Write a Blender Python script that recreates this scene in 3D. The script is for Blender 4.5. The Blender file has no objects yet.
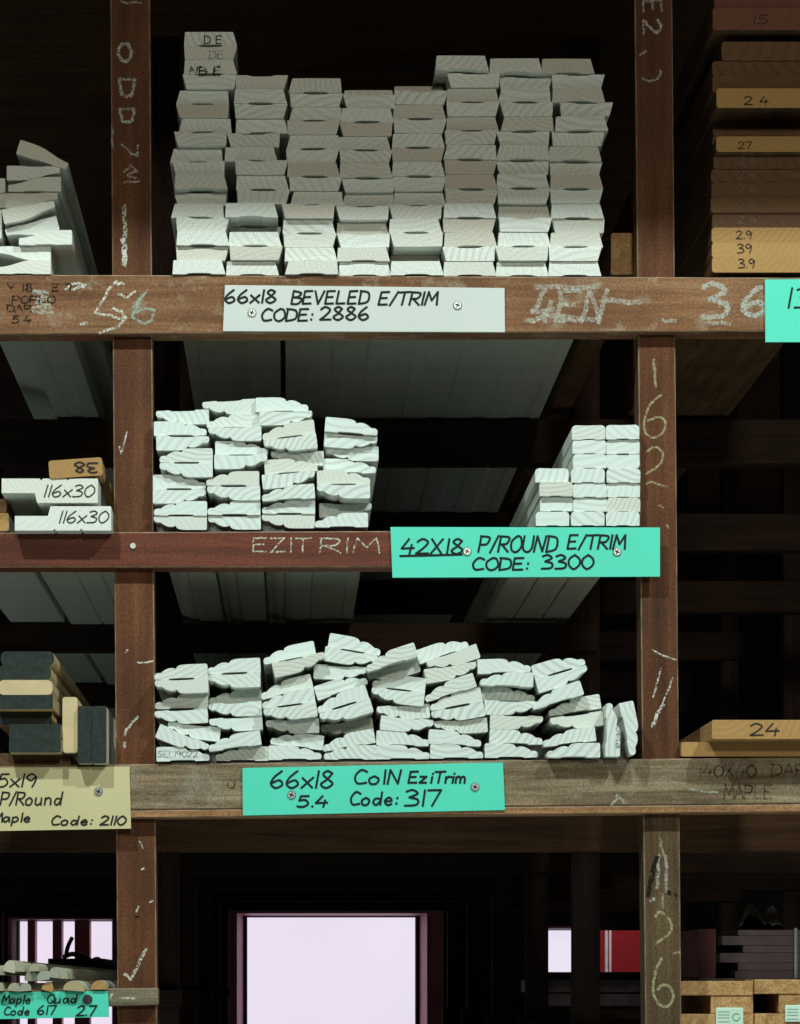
import bpy, bmesh, math, random
from mathutils import Vector, Matrix

# ------------------------------------------------------------------ camera, light, exposure
scn = bpy.context.scene
COL = scn.collection
random.seed(7)
S = 0.001245            # metres per photo pixel at the rack face (y = 0)
D = 4.0                 # camera distance from the rack face
EYE = 1.6               # camera height
VPX, VPY = 290.0, 985.0 # principal point in the photo

cam_d = bpy.data.cameras.new('camera')
cam = bpy.data.objects.new('camera', cam_d)
COL.objects.link(cam)
cam.location = (0, -D, EYE)
cam.rotation_euler = (math.pi / 2, 0, 0)
cam_d.sensor_fit = 'AUTO'
cam_d.sensor_width = 36.0
cam_d.lens = 36.0 * (D / S) / 1024.0
cam_d.shift_x = (400 - VPX) / 1024.0
cam_d.shift_y = (VPY - 512) / 1024.0
cam_d.clip_end = 60
scn.camera = cam

scn.view_settings.view_transform = 'Standard'
scn.view_settings.look = 'None'
scn.view_settings.exposure = 0.0
scn.view_settings.gamma = 1.0
scn.view_settings.use_curve_mapping = False

wd = bpy.data.worlds.new('hall_air')
scn.world = wd
wd.use_nodes = True
wd.node_tree.nodes['Background'].inputs[0].default_value = (0.5, 0.55, 0.5, 1)
wd.node_tree.nodes['Background'].inputs[1].default_value = 0.01


def area(name, loc, target, size, power, color):
    l = bpy.data.lights.new(name, 'AREA')
    l.shape = 'DISK'
    l.size = size
    l.energy = power
    l.color = color
    o = bpy.data.objects.new(name, l)
    COL.objects.link(o)
    o.location = loc
    o.rotation_euler = (Vector(target) - Vector(loc)).to_track_quat('-Z', 'Y').to_euler()
    return o


area('high_bay_lamp', (-0.95, -2.2, 4.5), (0.0, -0.6, 1.0), 0.14, 82, (0.85, 1.0, 0.97))
area('high_bay_lamp', (1.75, -2.2, 4.5), (0.3, -0.6, 1.0), 0.14, 82, (0.85, 1.0, 0.97))
sl = bpy.data.lights.new('fill_spot_lamp', 'SPOT')  # unseen fill spot for the upper boards, cone narrowed to spare the floor
sl.energy = 620
sl.color = (1.0, 0.96, 0.80)
sl.spot_size = math.radians(26)
sl.spot_blend = 0.6
sl.shadow_soft_size = 0.3
so_ = bpy.data.objects.new('fill_spot_lamp', sl)
COL.objects.link(so_)
so_.location = (0.6, -8.0, 4.0)
so_.rotation_euler = (Vector((0.1, 0, 2.75)) - Vector((0.6, -8.0, 4.0))).to_track_quat('-Z', 'Y').to_euler()


# ------------------------------------------------------------------ helpers
def P(px, py, y=0.0):
    r = 1 + y / D
    return Vector(((px - VPX) * S * r, y, EYE + (VPY - py) * S * r))


def link(o, parent=None):
    COL.objects.link(o)
    if parent is not None:
        o.parent = parent
    return o


def mesh_obj(name, bm, mats, parent=None, smooth=False):
    bmesh.ops.recalc_face_normals(bm, faces=bm.faces)
    me = bpy.data.meshes.new(name)
    bm.to_mesh(me)
    bm.free()
    for m in (mats if isinstance(mats, (list, tuple)) else [mats]):
        me.materials.append(m)
    if smooth:
        for p in me.polygons:
            p.use_smooth = True
    return link(bpy.data.objects.new(name, me), parent)


def tag(o, label, cat, group=None):
    o['label'] = label
    o['category'] = cat
    o['kind'] = 'thing'
    if group:
        o['group'] = group
    return o


def structure(o):
    o['kind'] = 'structure'
    return o


def thing(name, label, cat, loc=(0, 0, 0), group=None):
    o = bpy.data.objects.new(name, None)
    o.empty_display_size = 0.05
    o.location = loc
    link(o)
    return tag(o, label, cat, group)


def box(bm, x0, x1, y0, y1, z0, z1, mat=0, bev=0.0):
    vs = [bm.verts.new(p) for p in ((x0, y0, z0), (x1, y0, z0), (x1, y1, z0), (x0, y1, z0),
                                    (x0, y0, z1), (x1, y0, z1), (x1, y1, z1), (x0, y1, z1))]
    fs = []
    for q in ((0, 1, 5, 4), (1, 2, 6, 5), (2, 3, 7, 6), (3, 0, 4, 7), (4, 5, 6, 7), (3, 2, 1, 0)):
        f = bm.faces.new([vs[i] for i in q])
        f.material_index = mat
        fs.append(f)
    if bev:
        es = list({e for f in fs for e in f.edges})
        bmesh.ops.bevel(bm, geom=es, offset=bev, segments=2, affect='EDGES', profile=0.6)
    return fs


def frustum(bm, front, depth, segs=1, rough=0.0, rnd=None):
    """Extrude a front polygon (world points) by depth along y."""
    a = [bm.verts.new(p) for p in front]
    b = [bm.verts.new(Vector(p) + Vector((0, depth, 0))) for p in front]
    n = len(a)
    bm.faces.new(a)
    bm.faces.new(b[::-1])
    for i in range(n):
        bm.faces.new((a[i], b[i], b[(i + 1) % n], a[(i + 1) % n]))


# ------------------------------------------------------------------ materials
def new_mat(name):
    m = bpy.data.materials.new(name)
    m.use_nodes = True
    nt = m.node_tree
    b = nt.nodes['Principled BSDF']
    return m, nt, b


def N(nt, t, **kw):
    n = nt.nodes.new(t)
    for k, v in kw.items():
        if k.startswith('i_'):
            key = k[2:]
            n.inputs[int(key) if key.isdigit() else key].default_value = v
        else:
            setattr(n, k, v)
    return n


def ramp(nt, src, stops):
    r = nt.nodes.new('ShaderNodeValToRGB')
    els = r.color_ramp.elements
    while len(els) < len(stops):
        els.new(0.5)
    for e, (p, c) in zip(els, stops):
        e.position = p
        e.color = (*c, 1) if len(c) == 3 else c
    nt.links.new(src, r.inputs[0])
    return r.outputs[0]


def mixc(nt, fac, a, b, mode='MIX'):
    m = nt.nodes.new('ShaderNodeMix')
    m.data_type = 'RGBA'
    m.blend_type = mode
    L = nt.links.new
    if isinstance(fac, (int, float)):
        m.inputs[0].default_value = fac
    else:
        L(fac, m.inputs[0])
    for idx, v in ((6, a), (7, b)):
        if isinstance(v, (tuple, list)):
            m.inputs[idx].default_value = (*v, 1) if len(v) == 3 else v
        else:
            L(v, m.inputs[idx])
    return m.outputs[2]


def plain(name, c, rough=0.7, metal=0.0, var=0.12, scale=30.0, bump=0.0):
    m, nt, b = new_mat(name)
    tc = N(nt, 'ShaderNodeTexCoord')
    no = N(nt, 'ShaderNodeTexNoise', i_Scale=scale, i_Detail=4.0)
    nt.links.new(tc.outputs['Object'], no.inputs['Vector'])
    lo = tuple(x * (1 - var) for x in c)
    hi = tuple(min(1, x * (1 + var)) for x in c)
    nt.links.new(ramp(nt, no.outputs['Fac'], [(0.3, lo), (0.7, hi)]), b.inputs['Base Color'])
    b.inputs['Roughness'].default_value = rough
    b.inputs['Metallic'].default_value = metal
    if bump:
        bp = N(nt, 'ShaderNodeBump', i_Strength=bump, i_Distance=0.002)
        nt.links.new(no.outputs['Fac'], bp.inputs['Height'])
        nt.links.new(bp.outputs[0], b.inputs['Normal'])
    return m


def wood(name, dark, mid, light, axis='x', rough=0.7, scuff=0.0, scuff_col=(0.5, 0.48, 0.4), fine=1.0, blotch=None, seed=0.0):
    m, nt, b = new_mat(name)
    L = nt.links.new
    tc = N(nt, 'ShaderNodeTexCoord')
    mp = N(nt, 'ShaderNodeMapping')
    k = {'x': (3, 60, 60), 'y': (60, 3, 60), 'z': (60, 60, 3)}[axis]
    mp.inputs['Scale'].default_value = [v * fine for v in k]
    mp.inputs['Location'].default_value = (seed, seed * 1.7, seed * 0.6)
    L(tc.outputs['Object'], mp.inputs['Vector'])
    n1 = N(nt, 'ShaderNodeTexNoise', i_Scale=1.0, i_Detail=6.0, i_Roughness=0.65, i_Distortion=0.6)
    L(mp.outputs[0], n1.inputs['Vector'])
    col = ramp(nt, n1.outputs['Fac'], [(0.28, dark), (0.5, mid), (0.74, light)])
    # broad tone changes
    n2 = N(nt, 'ShaderNodeTexNoise', i_Scale=7.0, i_Detail=3.0)
    L(tc.outputs['Object'], n2.inputs['Vector'])
    tone = ramp(nt, n2.outputs['Fac'], [(0.3, (0.72, 0.7, 0.68)), (0.7, (1.2, 1.18, 1.15))])
    col = mixc(nt, 1.0, col, tone, 'MULTIPLY')
    if blotch:
        n4 = N(nt, 'ShaderNodeTexNoise', i_Scale=blotch[1], i_Detail=5.0, i_Roughness=0.7)
        L(tc.outputs['Object'], n4.inputs['Vector'])
        f4 = ramp(nt, n4.outputs['Fac'], [(blotch[2], (0, 0, 0)), (blotch[2] + 0.12, (1, 1, 1))])
        mm = N(nt, 'ShaderNodeMath', operation='MULTIPLY')
        mm.inputs[1].default_value = blotch[3]
        L(f4, mm.inputs[0])
        col = mixc(nt, mm.outputs[0], col, blotch[0])
    n5 = N(nt, 'ShaderNodeTexNoise', i_Scale=330.0, i_Detail=4.0, i_Roughness=0.8)
    L(tc.outputs['Object'], n5.inputs['Vector'])
    col = mixc(nt, 1.0, col, ramp(nt, n5.outputs['Fac'], [(0.32, (0.5,) * 3), (0.68, (1.5,) * 3)]), 'MULTIPLY')
    if scuff:
        n3 = N(nt, 'ShaderNodeTexNoise', i_Scale=140.0, i_Detail=5.0, i_Roughness=0.75)
        L(tc.outputs['Object'], n3.inputs['Vector'])
        f = ramp(nt, n3.outputs['Fac'], [(0.66, (0, 0, 0)), (0.74, (1, 1, 1))])
        mm = N(nt, 'ShaderNodeMath', operation='MULTIPLY')
        mm.inputs[1].default_value = scuff
        L(f, mm.inputs[0])
        col = mixc(nt, mm.outputs[0], col, scuff_col)
    L(col, b.inputs['Base Color'])
    b.inputs['Roughness'].default_value = rough
    b.inputs['Specular IOR Level'].default_value = 0.3
    bp = N(nt, 'ShaderNodeBump', i_Strength=0.35, i_Distance=0.0015)
    L(n1.outputs['Fac'], bp.inputs['Height'])
    L(bp.outputs[0], b.inputs['Normal'])
    return m


def end_grain(name, base, tan, line, tan_pow=3.0, line_amt=0.5, spacing=0.0055, speckle=0.25, tan_max=1.0):
    """Sawn end of a board: growth rings around a pith that differs from board to board."""
    m, nt, b = new_mat(name)
    L = nt.links.new
    tc = N(nt, 'ShaderNodeTexCoord')
    oi = N(nt, 'ShaderNodeObjectInfo')
    wn = N(nt, 'ShaderNodeTexWhiteNoise', noise_dimensions='1D')
    L(oi.outputs['Random'], wn.inputs['W'])
    sep = N(nt, 'ShaderNodeSeparateXYZ')
    L(wn.outputs['Color'], sep.inputs[0])

    def math_(op, a, bb=None, cc=None):
        n = N(nt, 'ShaderNodeMath', operation=op)
        for i, v in enumerate((a, bb, cc)):
            if v is None:
                continue
            if isinstance(v, (int, float)):
                n.inputs[i].default_value = v
            else:
                L(v, n.inputs[i])
        return n.outputs[0]
    ox = math_('MULTIPLY_ADD', sep.outputs[0], 0.24, -0.12)
    oz = math_('MULTIPLY_ADD', sep.outputs[1], 0.12, -0.145)
    so = N(nt, 'ShaderNodeSeparateXYZ')
    L(tc.outputs['Object'], so.inputs[0])
    wob = N(nt, 'ShaderNodeTexNoise', i_Scale=45.0, i_Detail=2.0)
    L(tc.outputs['Object'], wob.inputs['Vector'])
    dx = math_('ADD', so.outputs[0], ox)
    dz = math_('ADD', so.outputs[2], oz)
    d = math_('SQRT', math_('ADD', math_('MULTIPLY', dx, dx), math_('MULTIPLY', dz, dz)))
    d = math_('MULTIPLY_ADD', wob.outputs['Fac'], 0.007, d)
    ph = math_('MULTIPLY', math_('MULTIPLY', d, 2 * math.pi / spacing), math_('MULTIPLY_ADD', oi.outputs['Random'], 0.7, 0.7))
    s = math_('MULTIPLY_ADD', math_('SINE', ph), 0.5, 0.5)
    s = math_('POWER', s, 2.5)
    amt = math_('MULTIPLY', s, math_('MULTIPLY', line_amt, math_('MULTIPLY_ADD', sep.outputs[2], 0.9, 0.25)))
    tf = math_('MULTIPLY', math_('POWER', oi.outputs['Random'], tan_pow), tan_max)
    col = mixc(nt, tf, base, tan)
    col = mixc(nt, amt, col, line)
    sp = N(nt, 'ShaderNodeTexNoise', i_Scale=600.0, i_Detail=3.0, i_Roughness=0.8)
    L(tc.outputs['Object'], sp.inputs['Vector'])
    tone = ramp(nt, sp.outputs['Fac'], [(0.3, (1 - speckle,) * 3), (0.7, (1 + speckle * 0.4,) * 3)])
    col = mixc(nt, 1.0, col, tone, 'MULTIPLY')
    L(col, b.inputs['Base Color'])
    b.inputs['Roughness'].default_value = 0.8
    b.inputs['Specular IOR Level'].default_value = 0.2
    bp = N(nt, 'ShaderNodeBump', i_Strength=0.3, i_Distance=0.001)
    L(sp.outputs['Fac'], bp.inputs['Height'])
    L(bp.outputs[0], b.inputs['Normal'])
    return m


def chalk_mat(name, c, cover=0.5, scale=220.0, soft=0.06, top=1.0):
    m, nt, b = new_mat(name)
    L = nt.links.new
    tc = N(nt, 'ShaderNodeTexCoord')
    n = N(nt, 'ShaderNodeTexNoise', i_Scale=scale, i_Detail=4.0, i_Roughness=0.75)
    L(tc.outputs['Object'], n.inputs['Vector'])
    a = ramp(nt, n.outputs['Fac'], [(cover - soft, (0, 0, 0)), (cover + soft * 1.3, (top, top, top))])
    L(a, b.inputs['Alpha'])
    b.inputs['Base Color'].default_value = (*c, 1)
    b.inputs['Roughness'].default_value = 0.95
    b.inputs['Specular IOR Level'].default_value = 0.0
    return m


M = {}
M['post'] = wood('reddish_brown_post_timber', (0.055, 0.019, 0.006), (0.1, 0.035, 0.0125), (0.14, 0.056, 0.022), 'z', 0.8, 0.5, (0.3, 0.22, 0.14), seed=1.3)
M['post_dull'] = wood('dull_olive_brown_post_timber', (0.04, 0.022, 0.009), (0.085, 0.052, 0.024), (0.14, 0.095, 0.05), 'z', 0.85, 0.6, (0.26, 0.22, 0.13), seed=5.5)
M['beam_top'] = wood('worn_brown_rail_timber', (0.09, 0.036, 0.014), (0.185, 0.084, 0.036), (0.28, 0.155, 0.08), 'x', 0.75, 0.7, (0.42, 0.38, 0.29), blotch=((0.34, 0.27, 0.19), 26.0, 0.54, 0.5), seed=4.1)
M['beam_mid'] = wood('red_brown_rail_timber', (0.055, 0.012, 0.005), (0.115, 0.026, 0.011), (0.165, 0.045, 0.022), 'x', 0.6, 0.45, (0.4, 0.3, 0.2), seed=2.2)
M['beam_low'] = wood('weathered_grey_brown_rail_timber', (0.05, 0.036, 0.02), (0.19, 0.135, 0.08), (0.36, 0.3, 0.2), 'x', 0.8, 0.5, (0.4, 0.36, 0.28), fine=1.3, blotch=((0.3, 0.28, 0.22), 11.0, 0.5, 0.5), seed=8.8)
M['beam_small'] = wood('pale_dusty_rail_timber', (0.09, 0.08, 0.06), (0.22, 0.19, 0.13), (0.36, 0.32, 0.22), 'x', 0.8, 0.5, (0.5, 0.47, 0.38), seed=3.8)
M['worn'] = plain('worn_pale_arris', (0.24, 0.16, 0.1), 0.8, var=0.5, scale=40)
M['lip'] = wood('orange_brown_lip', (0.16, 0.075, 0.03), (0.3, 0.16, 0.07), (0.42, 0.26, 0.13), 'x', 0.8, 0.5, seed=6.1)
M['shade_x'] = wood('shade_dark_bearer', (0.012, 0.006, 0.004), (0.03, 0.015, 0.009), (0.05, 0.026, 0.016), 'x', 0.85)  # near-black colour paints the shade of the deep rack
M['shade_z'] = wood('shade_dark_post', (0.012, 0.006, 0.005), (0.03, 0.014, 0.011), (0.05, 0.026, 0.02), 'z', 0.85)  # posts darkened the same way to stand in for interior shade
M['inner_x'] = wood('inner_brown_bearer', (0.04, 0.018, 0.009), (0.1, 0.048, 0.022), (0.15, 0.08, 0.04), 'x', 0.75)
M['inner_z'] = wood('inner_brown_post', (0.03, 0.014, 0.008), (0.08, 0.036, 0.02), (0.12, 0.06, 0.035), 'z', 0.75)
M['primer'] = plain('white_primer', (0.68, 0.71, 0.65), 0.6, var=0.06, scale=14)
M['end_bevel'] = end_grain('pale_board_end', (0.74, 0.77, 0.71), (0.50, 0.40, 0.29), (0.50, 0.48, 0.40), 3.0, 0.5, 0.0075, 0.42, 0.7)
M['end_coln'] = end_grain('pale_moulding_end', (0.68, 0.755, 0.715), (0.6, 0.57, 0.46), (0.46, 0.47, 0.41), 5.0, 0.65, 0.0075, 0.14, 0.6)
M['end_plain'] = end_grain('creamy_timber_end', (0.72, 0.75, 0.69), (0.66, 0.62, 0.5), (0.6, 0.56, 0.46), 2.5, 0.5, 0.006, 0.12)
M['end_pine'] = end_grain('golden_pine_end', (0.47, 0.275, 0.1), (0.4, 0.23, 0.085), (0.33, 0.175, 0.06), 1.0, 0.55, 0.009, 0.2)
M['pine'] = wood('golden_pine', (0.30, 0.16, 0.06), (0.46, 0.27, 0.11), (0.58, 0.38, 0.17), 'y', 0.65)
M['end_brown'] = end_grain('brown_and_shade_plank_end', (0.16, 0.085, 0.04), (0.13, 0.062, 0.034), (0.09, 0.045, 0.022), 1.0, 0.5, 0.012, 0.25)  # brown timber, also the shaded ends of the right bay planks
M['end_red'] = end_grain('reddish_plank_end', (0.2, 0.075, 0.045), (0.16, 0.06, 0.04), (0.11, 0.045, 0.025), 1.0, 0.5, 0.012, 0.25)
M['brown'] = wood('brown_plank_face', (0.06, 0.03, 0.014), (0.13, 0.07, 0.033), (0.19, 0.11, 0.06), 'y', 0.7)
M['end_dark'] = plain('charcoal_painted_end', (0.014, 0.021, 0.018), 0.85, var=0.45, scale=120, bump=0.3)
M['mdf'] = plain('tan_fibreboard', (0.56, 0.44, 0.25), 0.75, var=0.1, scale=40)
M['mdf_pale'] = plain('pale_primed_face', (0.66, 0.62, 0.5), 0.7, var=0.14, scale=18)
M['mauve'] = plain('dusty_mauve_timber', (0.2, 0.15, 0.165), 0.8, var=0.3, scale=20)
M['maroon'] = plain('maroon_timber', (0.3, 0.1, 0.1), 0.6, var=0.2, scale=20)
M['quad_end'] = end_grain('grey_quad_end', (0.36, 0.38, 0.31), (0.5, 0.38, 0.2), (0.25, 0.25, 0.19), 2.0, 0.5, 0.005, 0.3)
M['quad'] = plain('dusty_quad_face', (0.48, 0.45, 0.34), 0.7, var=0.25, scale=25)
M['quad_dark'] = plain('trestle_and_quad_shade', (0.07, 0.045, 0.032), 0.75, var=0.3, scale=25)  # dark trestle timber, also stands in for quad sides in shadow
M['teal'] = plain('teal_sign_paint', (0.06, 0.63, 0.46), 0.5, var=0.035, scale=9)
M['yellow'] = plain('pale_lime_sign_paint', (0.56, 0.50, 0.27), 0.55, var=0.05, scale=9)
M['white_sign'] = plain('white_sign_paint', (0.54, 0.57, 0.54), 0.6, var=0.03, scale=9)
M['ply_edge'] = plain('sign_board_edge', (0.35, 0.27, 0.16), 0.7)
M['ink'] = plain('black_marker_ink', (0.004, 0.009, 0.009), 0.9, var=0.1)
M['ink_soft'] = plain('faded_pencil_ink', (0.022, 0.017, 0.012), 0.9, var=0.2)
M['stamp'] = chalk_mat('grey_ink_stamp', (0.2, 0.21, 0.19), 0.46, 300, 0.14, 0.8)
M['ink_worn'] = chalk_mat('worn_black_ink', (0.02, 0.017, 0.014), 0.46, 160)
M['ink_faint'] = chalk_mat('faint_dark_ink', (0.03, 0.02, 0.014), 0.5, 220, 0.14, 0.75)
M['chalk'] = chalk_mat('white_chalk', (0.74, 0.74, 0.62), 0.5, 300, 0.09, 0.9)
M['chalk_faint'] = chalk_mat('faint_white_chalk', (0.62, 0.62, 0.54), 0.53, 300, 0.16, 0.75)
M['chalk_yellow'] = chalk_mat('yellow_chalk', (0.5, 0.45, 0.26), 0.5, 300, 0.14, 0.7)
M['chalk_teal'] = chalk_mat('teal_smear', (0.42, 0.56, 0.46), 0.5, 260, 0.12, 0.85)
M['screw'] = plain('zinc_screw', (0.33, 0.36, 0.36), 0.35, 0.8)
M['concrete'] = plain('concrete_floor', (0.72, 0.72, 0.68), 0.8, scale=3)
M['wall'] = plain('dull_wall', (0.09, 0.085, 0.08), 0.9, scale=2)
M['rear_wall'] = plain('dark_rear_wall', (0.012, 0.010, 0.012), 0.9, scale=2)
M['frame_bloom'] = plain('bloom_maroon_frame', (0.42, 0.10, 0.14), 0.5, var=0.15, scale=12)  # maroon raised to imitate the bloom around the bright panes
M['red'] = plain('red_paint', (0.34, 0.018, 0.022), 0.4, var=0.08)
M['red_white'] = plain('white_stripe_paint', (0.8, 0.72, 0.72), 0.4)
M['label_paper'] = plain('mint_paper_tag', (0.6, 0.82, 0.68), 0.6, var=0.04)
M['label_green'] = plain('green_tag_print', (0.16, 0.5, 0.3), 0.6)
M['label_grey'] = plain('grey_tag_print', (0.4, 0.5, 0.46), 0.6)
M['strap'] = plain('dark_strap', (0.03, 0.022, 0.025), 0.6)
M['film'] = plain('dusty_stretch_film', (0.3, 0.3, 0.29), 0.35, var=0.4, scale=12)


def emit(name, c, s):
    m, nt, b = new_mat(name)
    tc = N(nt, 'ShaderNodeTexCoord')
    no = N(nt, 'ShaderNodeTexNoise', i_Scale=1.6, i_Detail=2.0)
    nt.links.new(tc.outputs['Object'], no.inputs['Vector'])
    nt.links.new(ramp(nt, no.outputs['Fac'], [(0.3, tuple(x * 0.93 for x in c)), (0.7, c)]), b.inputs['Emission Color'])
    b.inputs['Emission Strength'].default_value = s
    b.inputs['Base Color'].default_value = (0.7, 0.7, 0.75, 1)
    return m


M['pane'] = emit('bright_frosted_pane', (0.83, 0.76, 0.90), 1.0)

# ------------------------------------------------------------------ handwriting
G = {
    '0': ['~.3,1 .05,.72 .03,.3 .27,0 .54,.3 .54,.7 .3,1'],
    '1': ['.12,1 .08,0'],
    '2': ['~.02,.8 .25,1 .5,.78 .32,.4 0,.02', '0,.02 .56,.04'],
    '3': ['~.05,.9 .3,1 .5,.78 .18,.54', '~.18,.54 .52,.4 .48,.08 .02,.02'],
    '4': ['.3,1 .0,.36 .56,.4', '.44,.62 .38,0'],
    '5': ['.52,1 .14,.98 .08,.58', '~.08,.58 .36,.64 .52,.3 .3,.02 .0,.06'],
    '6': ['~.42,1 .12,.62 .02,.25 .24,0 .5,.2 .36,.46 .06,.3'],
    '7': ['0,.98 .52,1 .2,0'],
    '8': ['~.46,.86 .25,1 .08,.8 .3,.53 .52,.25 .27,0 .03,.22 .26,.5 .46,.86'],
    '9': ['~.5,.78 .25,1 .03,.75 .25,.5 .5,.78 .46,.35 .36,0'],
    'x': ['0,.6 .46,.02', '.46,.62 0,0'], 'X': ['0,1 .5,0', '.5,1 0,0'],
    'A': ['0,0 .3,1 .58,0', '.1,.36 .5,.36'],
    'B': ['.05,1 .02,0', '~.05,1 .5,.85 .35,.55 .05,.52', '~.05,.52 .58,.4 .4,.02 .02,0'],
    'C': ['~.56,.86 .28,1 .03,.55 .15,.05 .56,.1'],
    'D': ['.06,1 .02,0', '~.0,1 .5,.85 .52,.2 .02,0'],
    'E': ['.5,1 .06,.98 .02,.02 .5,.04', '.04,.52 .42,.54'],
    'F': ['.5,1 .06,.98 .02,0', '.04,.52 .42,.54'],
    'H': ['.02,1 .0,0', '.5,1 .5,0', '0,.5 .5,.52'],
    'I': ['.08,1 .06,0'], 'K': ['.02,1 .0,0', '.5,1 .02,.45 .52,0'],
    'J': ['.45,1 .45,.1', '0,1 .5,1'],
    'L': ['.06,1 .02,.03 .5,.05'],
    'M': ['0,0 .1,1 .34,.35 .6,1 .68,0'],
    'N': ['0,0 .08,1 .46,.03 .56,1'],
    'O': ['~.3,1 .03,.65 .08,.15 .35,0 .6,.35 .5,.9 .3,1'],
    'P': ['.06,1 .02,0', '~.02,.98 .52,.9 .42,.5 .05,.46'],
    'Q': ['~.3,1 .03,.65 .08,.15 .35,0 .6,.35 .5,.9 .3,1', '.35,.3 .65,-.05'],
    'R': ['.06,1 .02,0', '~.02,.98 .52,.9 .42,.52 .06,.48', '.16,.48 .56,0'],
    'S': ['~.5,.9 .2,1 .08,.72 .46,.4 .35,.03 .0,.08'],
    'T': ['0,.96 .6,1', '.3,.98 .26,0'],
    'U': ['~.03,1 .03,.25 .28,0 .52,.25 .54,1'],
    'V': ['0,1 .26,0 .54,1'], 'Y': ['0,1 .25,.5', '.5,1 .2,0'],
    'Z': ['0,1 .5,1 0,0 .52,.03'],
    'a': ['~.42,.5 .15,.55 .02,.25 .18,0 .4,.3 .42,.5', '.43,.52 .47,0'],
    'd': ['~.42,.45 .15,.5 .02,.22 .2,0 .42,.3', '.48,1 .44,0'],
    'e': ['~.04,.28 .42,.34 .25,.58 .03,.3 .2,0 .44,.1'],
    'i': ['.06,.55 .04,0', '.07,.78 .08,.84'],
    'l': ['.06,1 .04,0'],
    'n': ['.02,.55 .02,0', '~.02,.38 .22,.56 .4,.4 .42,0'],
    'o': ['~.24,.56 .02,.36 .08,.03 .34,.03 .44,.35 .24,.56'],
    'p': ['.04,.55 .0,-.4', '~.03,.45 .3,.56 .44,.25 .2,0 .02,.1'],
    'r': ['.02,.55 .02,0', '~.02,.35 .18,.54 .36,.5'],
    't': ['.12,.85 .12,.04 .3,.04', '0,.58 .3,.58'],
    'u': ['~.03,.55 .03,.12 .2,0 .38,.15', '.4,.55 .42,0'],
    'm': ['.02,.55 .02,0', '~.02,.38 .16,.56 .27,.4 .28,0', '~.28,.38 .42,.56 .53,.4 .54,0'],
    'z': ['0,.55 .38,.55 0,.02 .42,.03'],
    ':': ['.08,.5 .09,.58', '.05,.08 .06,.16'], '.': ['.06,.02 .09,.08'], '/': ['0,-.05 .34,1.02'],
    '-': ['0,.5 .4,.5'], '(': ['~.25,1 .05,.5 .25,0'], 'v': ['0,.35 .2,0 .62,1'],
    '|': ['.05,1 .0,0'],
}
GW = {'1': .24, 'I': .22, 'i': .2, 'l': .2, '.': .22, ':': .26, ' ': .42, '/': .42, 'M': .74, 'x': .54, 'm': .62, 'r': .4, 't': .36}


def smooth_pts(pts, n=5):
    out = []
    q = [pts[0]] + pts + [pts[-1]]
    for i in range(1, len(q) - 2):
        p0, p1, p2, p3 = q[i - 1], q[i], q[i + 1], q[i + 2]
        for k in range(n):
            t = k / n
            out.append(tuple(0.5 * ((2 * p1[j]) + (-p0[j] + p2[j]) * t + (2 * p0[j] - 5 * p1[j] + 4 * p2[j] - p3[j]) * t * t
                                    + (-p0[j] + 3 * p1[j] - 3 * p2[j] + p3[j]) * t ** 3) for j in (0, 1)))
    out.append(pts[-1])
    return out


def text_strokes(text, x0, x1, yb, h, slant=0.0, rise=0.0):
    """Pixel-space polylines of a handwritten line: x0..x1, baseline yb, cap height h."""
    tot = sum(GW.get(c, .66) for c in text) - 0.1
    k = (x1 - x0) / tot
    cur = 0.0
    out = []
    for c in text:
        for st in G.get(c, []):
            sm = st.startswith('~')
            pts = [tuple(float(v) for v in p.split(',')) for p in st.lstrip('~').split()]
            if sm:
                pts = smooth_pts(pts)
            out.append([(x0 + (cur + px) * k + slant * py * h, yb - py * h - rise * (cur + px) / max(tot, .01)) for px, py in pts])
        cur += GW.get(c, .66)
    return out


def ribbon(bm, pts, w):
    """Flat pen stroke in world coords lying in a plane facing -y; pts are Vectors."""
    for a, b in zip(pts, pts[1:]):
        d = b - a
        if d.length < 1e-6:
            continue
        d.normalize()
        nrm = Vector((-d.z, 0, d.x)) * (w / 2)
        e = d * (w * 0.3)
        bm.faces.new([bm.verts.new(p) for p in (a - e - nrm, b + e - nrm, b + e + nrm, a - e + nrm)])


def writing(name, strokes, y, width_px, mat, parent, lift=0.0006):
    bm = bmesh.new()
    r = 1 + y / D
    for st in strokes:
        ribbon(bm, [P(a, b, y) + Vector((0, -lift - random.uniform(0, 1e-4), 0)) for a, b in st], width_px * S * r)
    me = bpy.data.meshes.new(name)
    for f in bm.faces:
        f.normal_update()
        if f.normal.y > 0:
            f.normal_flip()
    bm.to_mesh(me)
    bm.free()
    me.materials.append(mat)
    o = bpy.data.objects.new(name, me)
    link(o, parent)
    if parent is not None:
        inv = Matrix.LocRotScale(parent.location, parent.rotation_euler, parent.scale)
        if parent.parent is None:
            o.matrix_parent_inverse = inv.inverted()
    return o


# ------------------------------------------------------------------ room
def room():
    x0, x1, y0, y1, z1 = -7, 7, -11, 8.2, 6.0
    for nm, b, m in (('floor', (x0, x1, y0, y1, -0.1, 0), 'concrete'), ('ceiling', (x0, x1, y0, y1, z1, z1 + .1), 'wall'),
                     ('wall_left', (x0 - .1, x0, y0, y1, 0, z1), 'wall'), ('wall_right', (x1, x1 + .1, y0, y1, 0, z1), 'wall'),
                     ('wall_front', (x0, x1, y0 - .1, y0, 0, z1), 'wall')):
        bm = bmesh.new()
        box(bm, *b)
        structure(mesh_obj(nm, bm, M[m]))
    bm = bmesh.new()
    box(bm, -3.2, 3.4, -0.6, 6.4, 3.083, 3.2)  # unseen overhang added to throw the shade line across the top shelf
    structure(mesh_obj('shade_overhang', bm, M['inner_x']))


room()

YW = 7.0  # rear wall


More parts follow.
